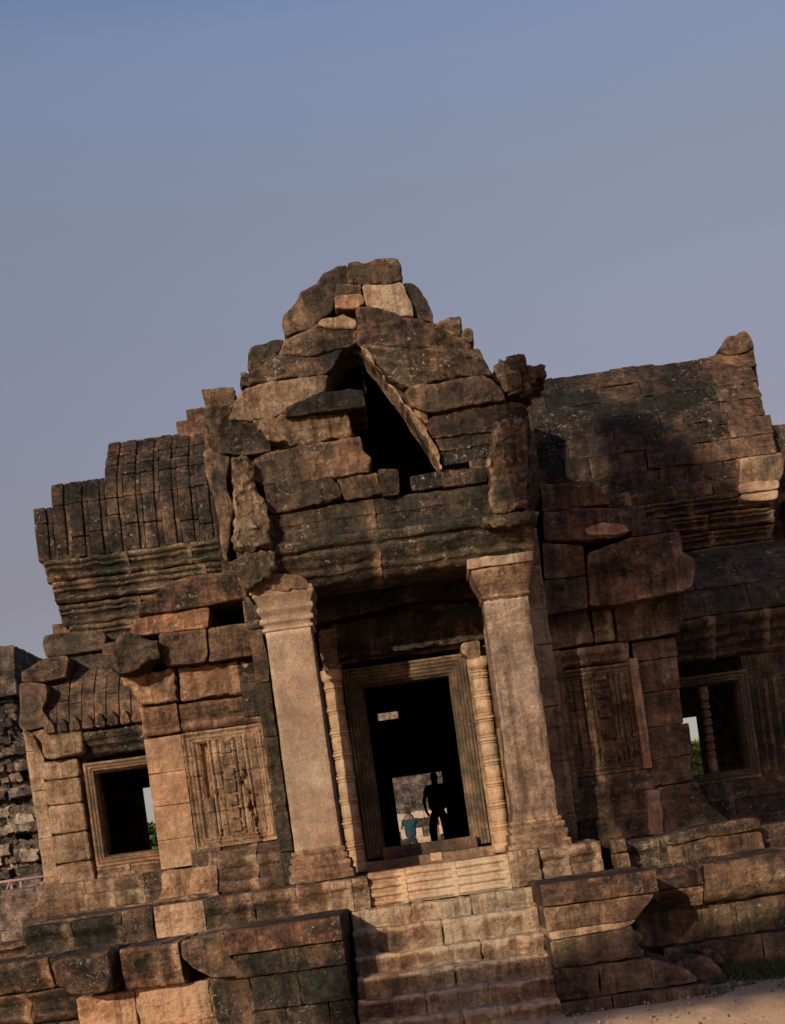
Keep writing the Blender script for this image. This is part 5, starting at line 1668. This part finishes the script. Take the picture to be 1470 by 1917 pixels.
def tree(loc, label, height, crown, n, size, seed, mat, trunk_r=.25, limbs=6, group=None, name='tree', flat=.8):
    rs = random.Random(seed)
    R = empty(name, loc, label, 'tree', group)
    a = Acc()
    X0, Y0, Z0 = loc
    cs = []; rr = []
    for c in crown:
        cs.append((X0 + c[0], Y0 + c[1], Z0 + c[2])); rr.append(c[3])
    fork = np.array([X0, Y0, Z0 + height * .45])
    prev = np.array([X0, Y0, Z0 - .1]); n_ = 6
    for k in range(n_):
        q = np.array([X0 + rs.uniform(-.1, .1) * trunk_r * 3, Y0 + rs.uniform(-.1, .1) * trunk_r * 3, Z0 + height * .45 * (k + 1) / n_]) if k < n_ - 1 else fork
        tube(a, prev, q, trunk_r * (1 - .07 * k), n=10)
        prev = q
    order = list(range(len(cs))); rs.shuffle(order)
    for i in order[:max(limbs, 1) * 3]:
        c = np.array(cs[i]); mid = fork * .5 + c * .5 + np.array([rs.uniform(-.4, .4), rs.uniform(-.4, .4), rs.uniform(-.1, .5)])
        tube(a, fork, mid, trunk_r * .38, n=6); tube(a, mid, c, trunk_r * .18, n=6)
    put(a, 'trunk', BARK, R)
    a = Acc()
    leaf_cloud(a, cs, rr, n, size, seed, flat=flat)
    put(a, 'crown', mat, R, smooth=False)
    return R
# the tree behind the camera whose crown shades the right-hand wing
rs = random.Random(5)
KX, MZ = .42, .31
crown = []
TX, TY = -2.6, -6.0
top = [(-4.9, 13.15), (-4.45, 12.7), (-3.85, 12.1), (-3.25, 11.3), (-2.45, 10.55), (-1.35, 10.3), (.15, 10.7), (2.65, 10.5)]
def toph(a_):
    return float(np.interp(a_, [q[0] for q in top], [q[1] for q in top]))
for k in range(260):
    a_ = rs.uniform(-4.4, 3.15)
    b_ = rs.uniform(6.65, 12.9)
    r_ = rs.uniform(.35, .6)
    if b_ + r_ * .8 > toph(a_) or a_ - r_ < -4.80:
        continue
    yy = TY + rs.uniform(-2.2, 2.2)
    crown.append((a_ + KX * yy - TX, yy - TY, b_ - MZ * yy, r_))
for k in range(60):      # fill the left-hand edge of the crown
    b_ = 6.65 + k * .105
    r_ = .36
    a_ = -4.78 + r_ + rs.uniform(0, .06)
    if b_ + r_ > toph(a_):
        break
    yy = TY + rs.uniform(-1.2, 1.2)
    crown.append((a_ + KX * yy - TX, yy - TY, b_ - MZ * yy, r_))
for k in range(110):     # its upper outline
    a_ = -4.6 + k * .045
    r_ = .3
    yy = TY + rs.uniform(-1.2, 1.2)
    crown.append((a_ + KX * yy - TX, yy - TY, toph(a_) - r_ - rs.uniform(0, .25) - MZ * yy, r_))
for k in range(11):      # a long low bough, loosely leaved
    a_ = -6.1 + k * .46
    yy = TY - 1.0 + rs.uniform(-.4, .4)
    crown.append((a_ + KX * yy - TX, yy - TY, rs.uniform(4.15, 4.35) - MZ * yy, .52))
for k in range(60):      # thicker low growth towards the right
    a_ = -3.55 + k * .075
    yy = TY + rs.uniform(-.8, .8)
    crown.append((a_ + KX * yy - TX, yy - TY, rs.uniform(4.45, 4.75) - MZ * yy, .28))
tree((TX, TY, 0), 'broad leafy tree standing on open ground behind the viewer', 11.0, crown, 90000, .13, 11, LEAF, .28, 8)

tree((-11.2, 62, 0), 'grey green tree seen through the left window', 5.5, [(random.uniform(-2.4, 2.4), random.uniform(-1.5, 1.5), random.uniform(1.8, 4.2), random.uniform(.5, .9)) for _ in range(16)], 9000, .16, 21, LEAF, .2, 4)
tree((6.6, 34, 0), 'yellow green leafy plant seen through the right window', 2.8, [(random.uniform(-.7, .7), random.uniform(-.6, .6), random.uniform(.8, 3.0), random.uniform(.3, .5)) for _ in range(22)], 6000, .13, 31, LEAFY, .1, 4)
a = Acc()
courses(a, -16, -6, [0, .5, 1.0, 1.5, 1.95], 34.0, .5, .8, 1.4, tf(.45, .1, .4), amp=.02, res=.2)
o = a.build('low_wall', FARSTONE)
o['label'] = 'low pinkish stone wall seen through the left window below the tree'; o['category'] = 'wall'

# grass at the foot of the right podium
GRASS = leafmat('green grass', (.02, .032, .012), (.07, .085, .03))
def grass(acc, n, xf, seed, h=.09):
    r2 = np.random.default_rng(seed)
    P = xf(r2, n)
    n = len(P)
    a_ = r2.random(n) * 6.28
    w = .006 + .006 * r2.random(n)
    hh = h * (.4 + r2.random(n))
    lean = r2.normal(size=(n, 2)) * .35 * hh[:, None]
    t = np.column_stack([np.cos(a_) * w, np.sin(a_) * w, np.zeros(n)])
    up = np.column_stack([lean, hh])
    V = np.stack([P - t, P + t, P + up * .6 + t * .6, P + up], 1).reshape(-1, 3)
    F = np.arange(4 * n).reshape(n, 4)
    col = np.zeros((4 * n, 4)); col[:, 1] = np.repeat(r2.random(n), 4)
    acc.v.append(V); acc.f.append(F + acc.n); acc.c.append(col.astype(np.float32)); acc.n += 4 * n
a = Acc()
def gf(r2, n):
    x = r2.uniform(2.5, 6.5, n); y = 14.22 - np.abs(r2.normal(size=n)) * .22
    P = np.column_stack([x, y, np.zeros(n)])
    return P[(vnoise(P * 2.5 + 3) > -.35) & (y > 13.55)]
grass(a, 9000, gf, 4, .10)
def gf2(r2, n):
    x = r2.uniform(2.75, 6.5, n); y = r2.uniform(13.2, 14.2, n)
    P = np.column_stack([x, y, np.zeros(n)])
    return P[vnoise(P * 3.1 + 7) > .15]
grass(a, 7000, gf2, 6, .04)
def gf3(r2, n):
    x = r2.uniform(.9, 5.0, n); y = r2.uniform(12.7, 13.3, n)
    P = np.column_stack([x, y, np.zeros(n)])
    return P[vnoise(P * 4.3 + 17) > .50]
grass(a, 2500, gf3, 12, .025)
o = a.build('grass', GRASS, smooth=False)
o['kind'] = 'stuff'; o['label'] = 'short green grass along the foot of the right podium'

# dry tufts rooted on the ledges of the temple
TUFT = leafmat('dry ledge grass', (.03, .03, .014), (.12, .10, .05))
def ledge(name, x0, x1, y0, y1, z, n, seed, h):
    a = Acc()
    def f(r2, n_):
        P = np.column_stack([r2.uniform(x0, x1, n_), r2.uniform(y0, y1, n_), np.full(n_, z)])
        return P[vnoise(P * 5 + seed) > .05]
    grass(a, n, f, seed, h)
    o = put(a, name, TUFT, T, smooth=False)
    o['kind'] = 'stuff'
ledge('ledge_grass', -4.35, -1.9, 18.42, 18.5, zs(6.13, 18.5), 900, 3, .07)
ledge('ledge_grass', 1.9, 5.0, 18.3, 18.4, zs(5.98, 18.4), 500, 8, .05)
ledge('ledge_grass', -1.3, .2, 14.74, 14.82, 4.93, 120, 5, .035)
ledge('ledge_grass', 2.1, 6.0, 14.2, 14.5, 1.135, 500, 9, .03)
# fallen stones
def boulder(name, poly, y, th, tone, label, r=.08):
    a = Acc()
    prism(a, poly, y, y + th, 'y', .035, r, .03, tone, carve(.02, 6), sc=3)
    o = a.build(name, STONE)
    o['label'] = label; o['category'] = 'stone'
    return o
boulder('fallen_stone', ZP(12, [(500, 1180), (560, 1090), (700, 1070), (800, 1065), (870, 1110), (940, 1190), (965, 1260), (960, 1340), (800, 1400), (560, 1400), (530, 1300)], 13.75), 13.7, .5, G(.34, .6, .1),
        'large rounded dark stone lying in the grass right of the steps')
boulder('fallen_stone', ZP(12, [(560, 1440), (640, 1400), (700, 1410), (760, 1450), (740, 1475), (580, 1480)], 13.2), 13.15, .25, G(.5, .2, .1),
        'small flat pale stone in front of the rounded stone', .04)
boulder('fallen_stone', ZP(12, [(735, 1000), (800, 980), (860, 1000), (905, 1050), (940, 1120), (760, 1080)], 14.1), 14.0, .3, G(.3, .5, .2),
        'tilted dark slab leaning on the right podium above the rounded stone', .04)
# scattered pebbles
a = Acc()
for k in range(110):
    x = random.uniform(.8, 4.5); y = random.uniform(11.0, 13.2); s = random.choice([.006, .008, .012, .018])
    lathe(a, x, y, [(s * .5, -.01), (s, s * .3), (s * .7, s * .8), (s * .1, s)], G(random.choice([.3, .6, .9])), 7, .003)
for k in range(160):
    x = random.uniform(1.0, 4.2); y = random.uniform(12.9, 13.5) ; s = random.uniform(.006, .02)
    lathe(a, x, y, [(s * .5, -.01), (s, s * .3), (s * .7, s * .8), (s * .1, s)], G(random.choice([.2, .4, .7])), 6, .004)
o = a.build('pebbles', STONE)
o['kind'] = 'stuff'; o['label'] = 'small pebbles scattered over the sandy earth'
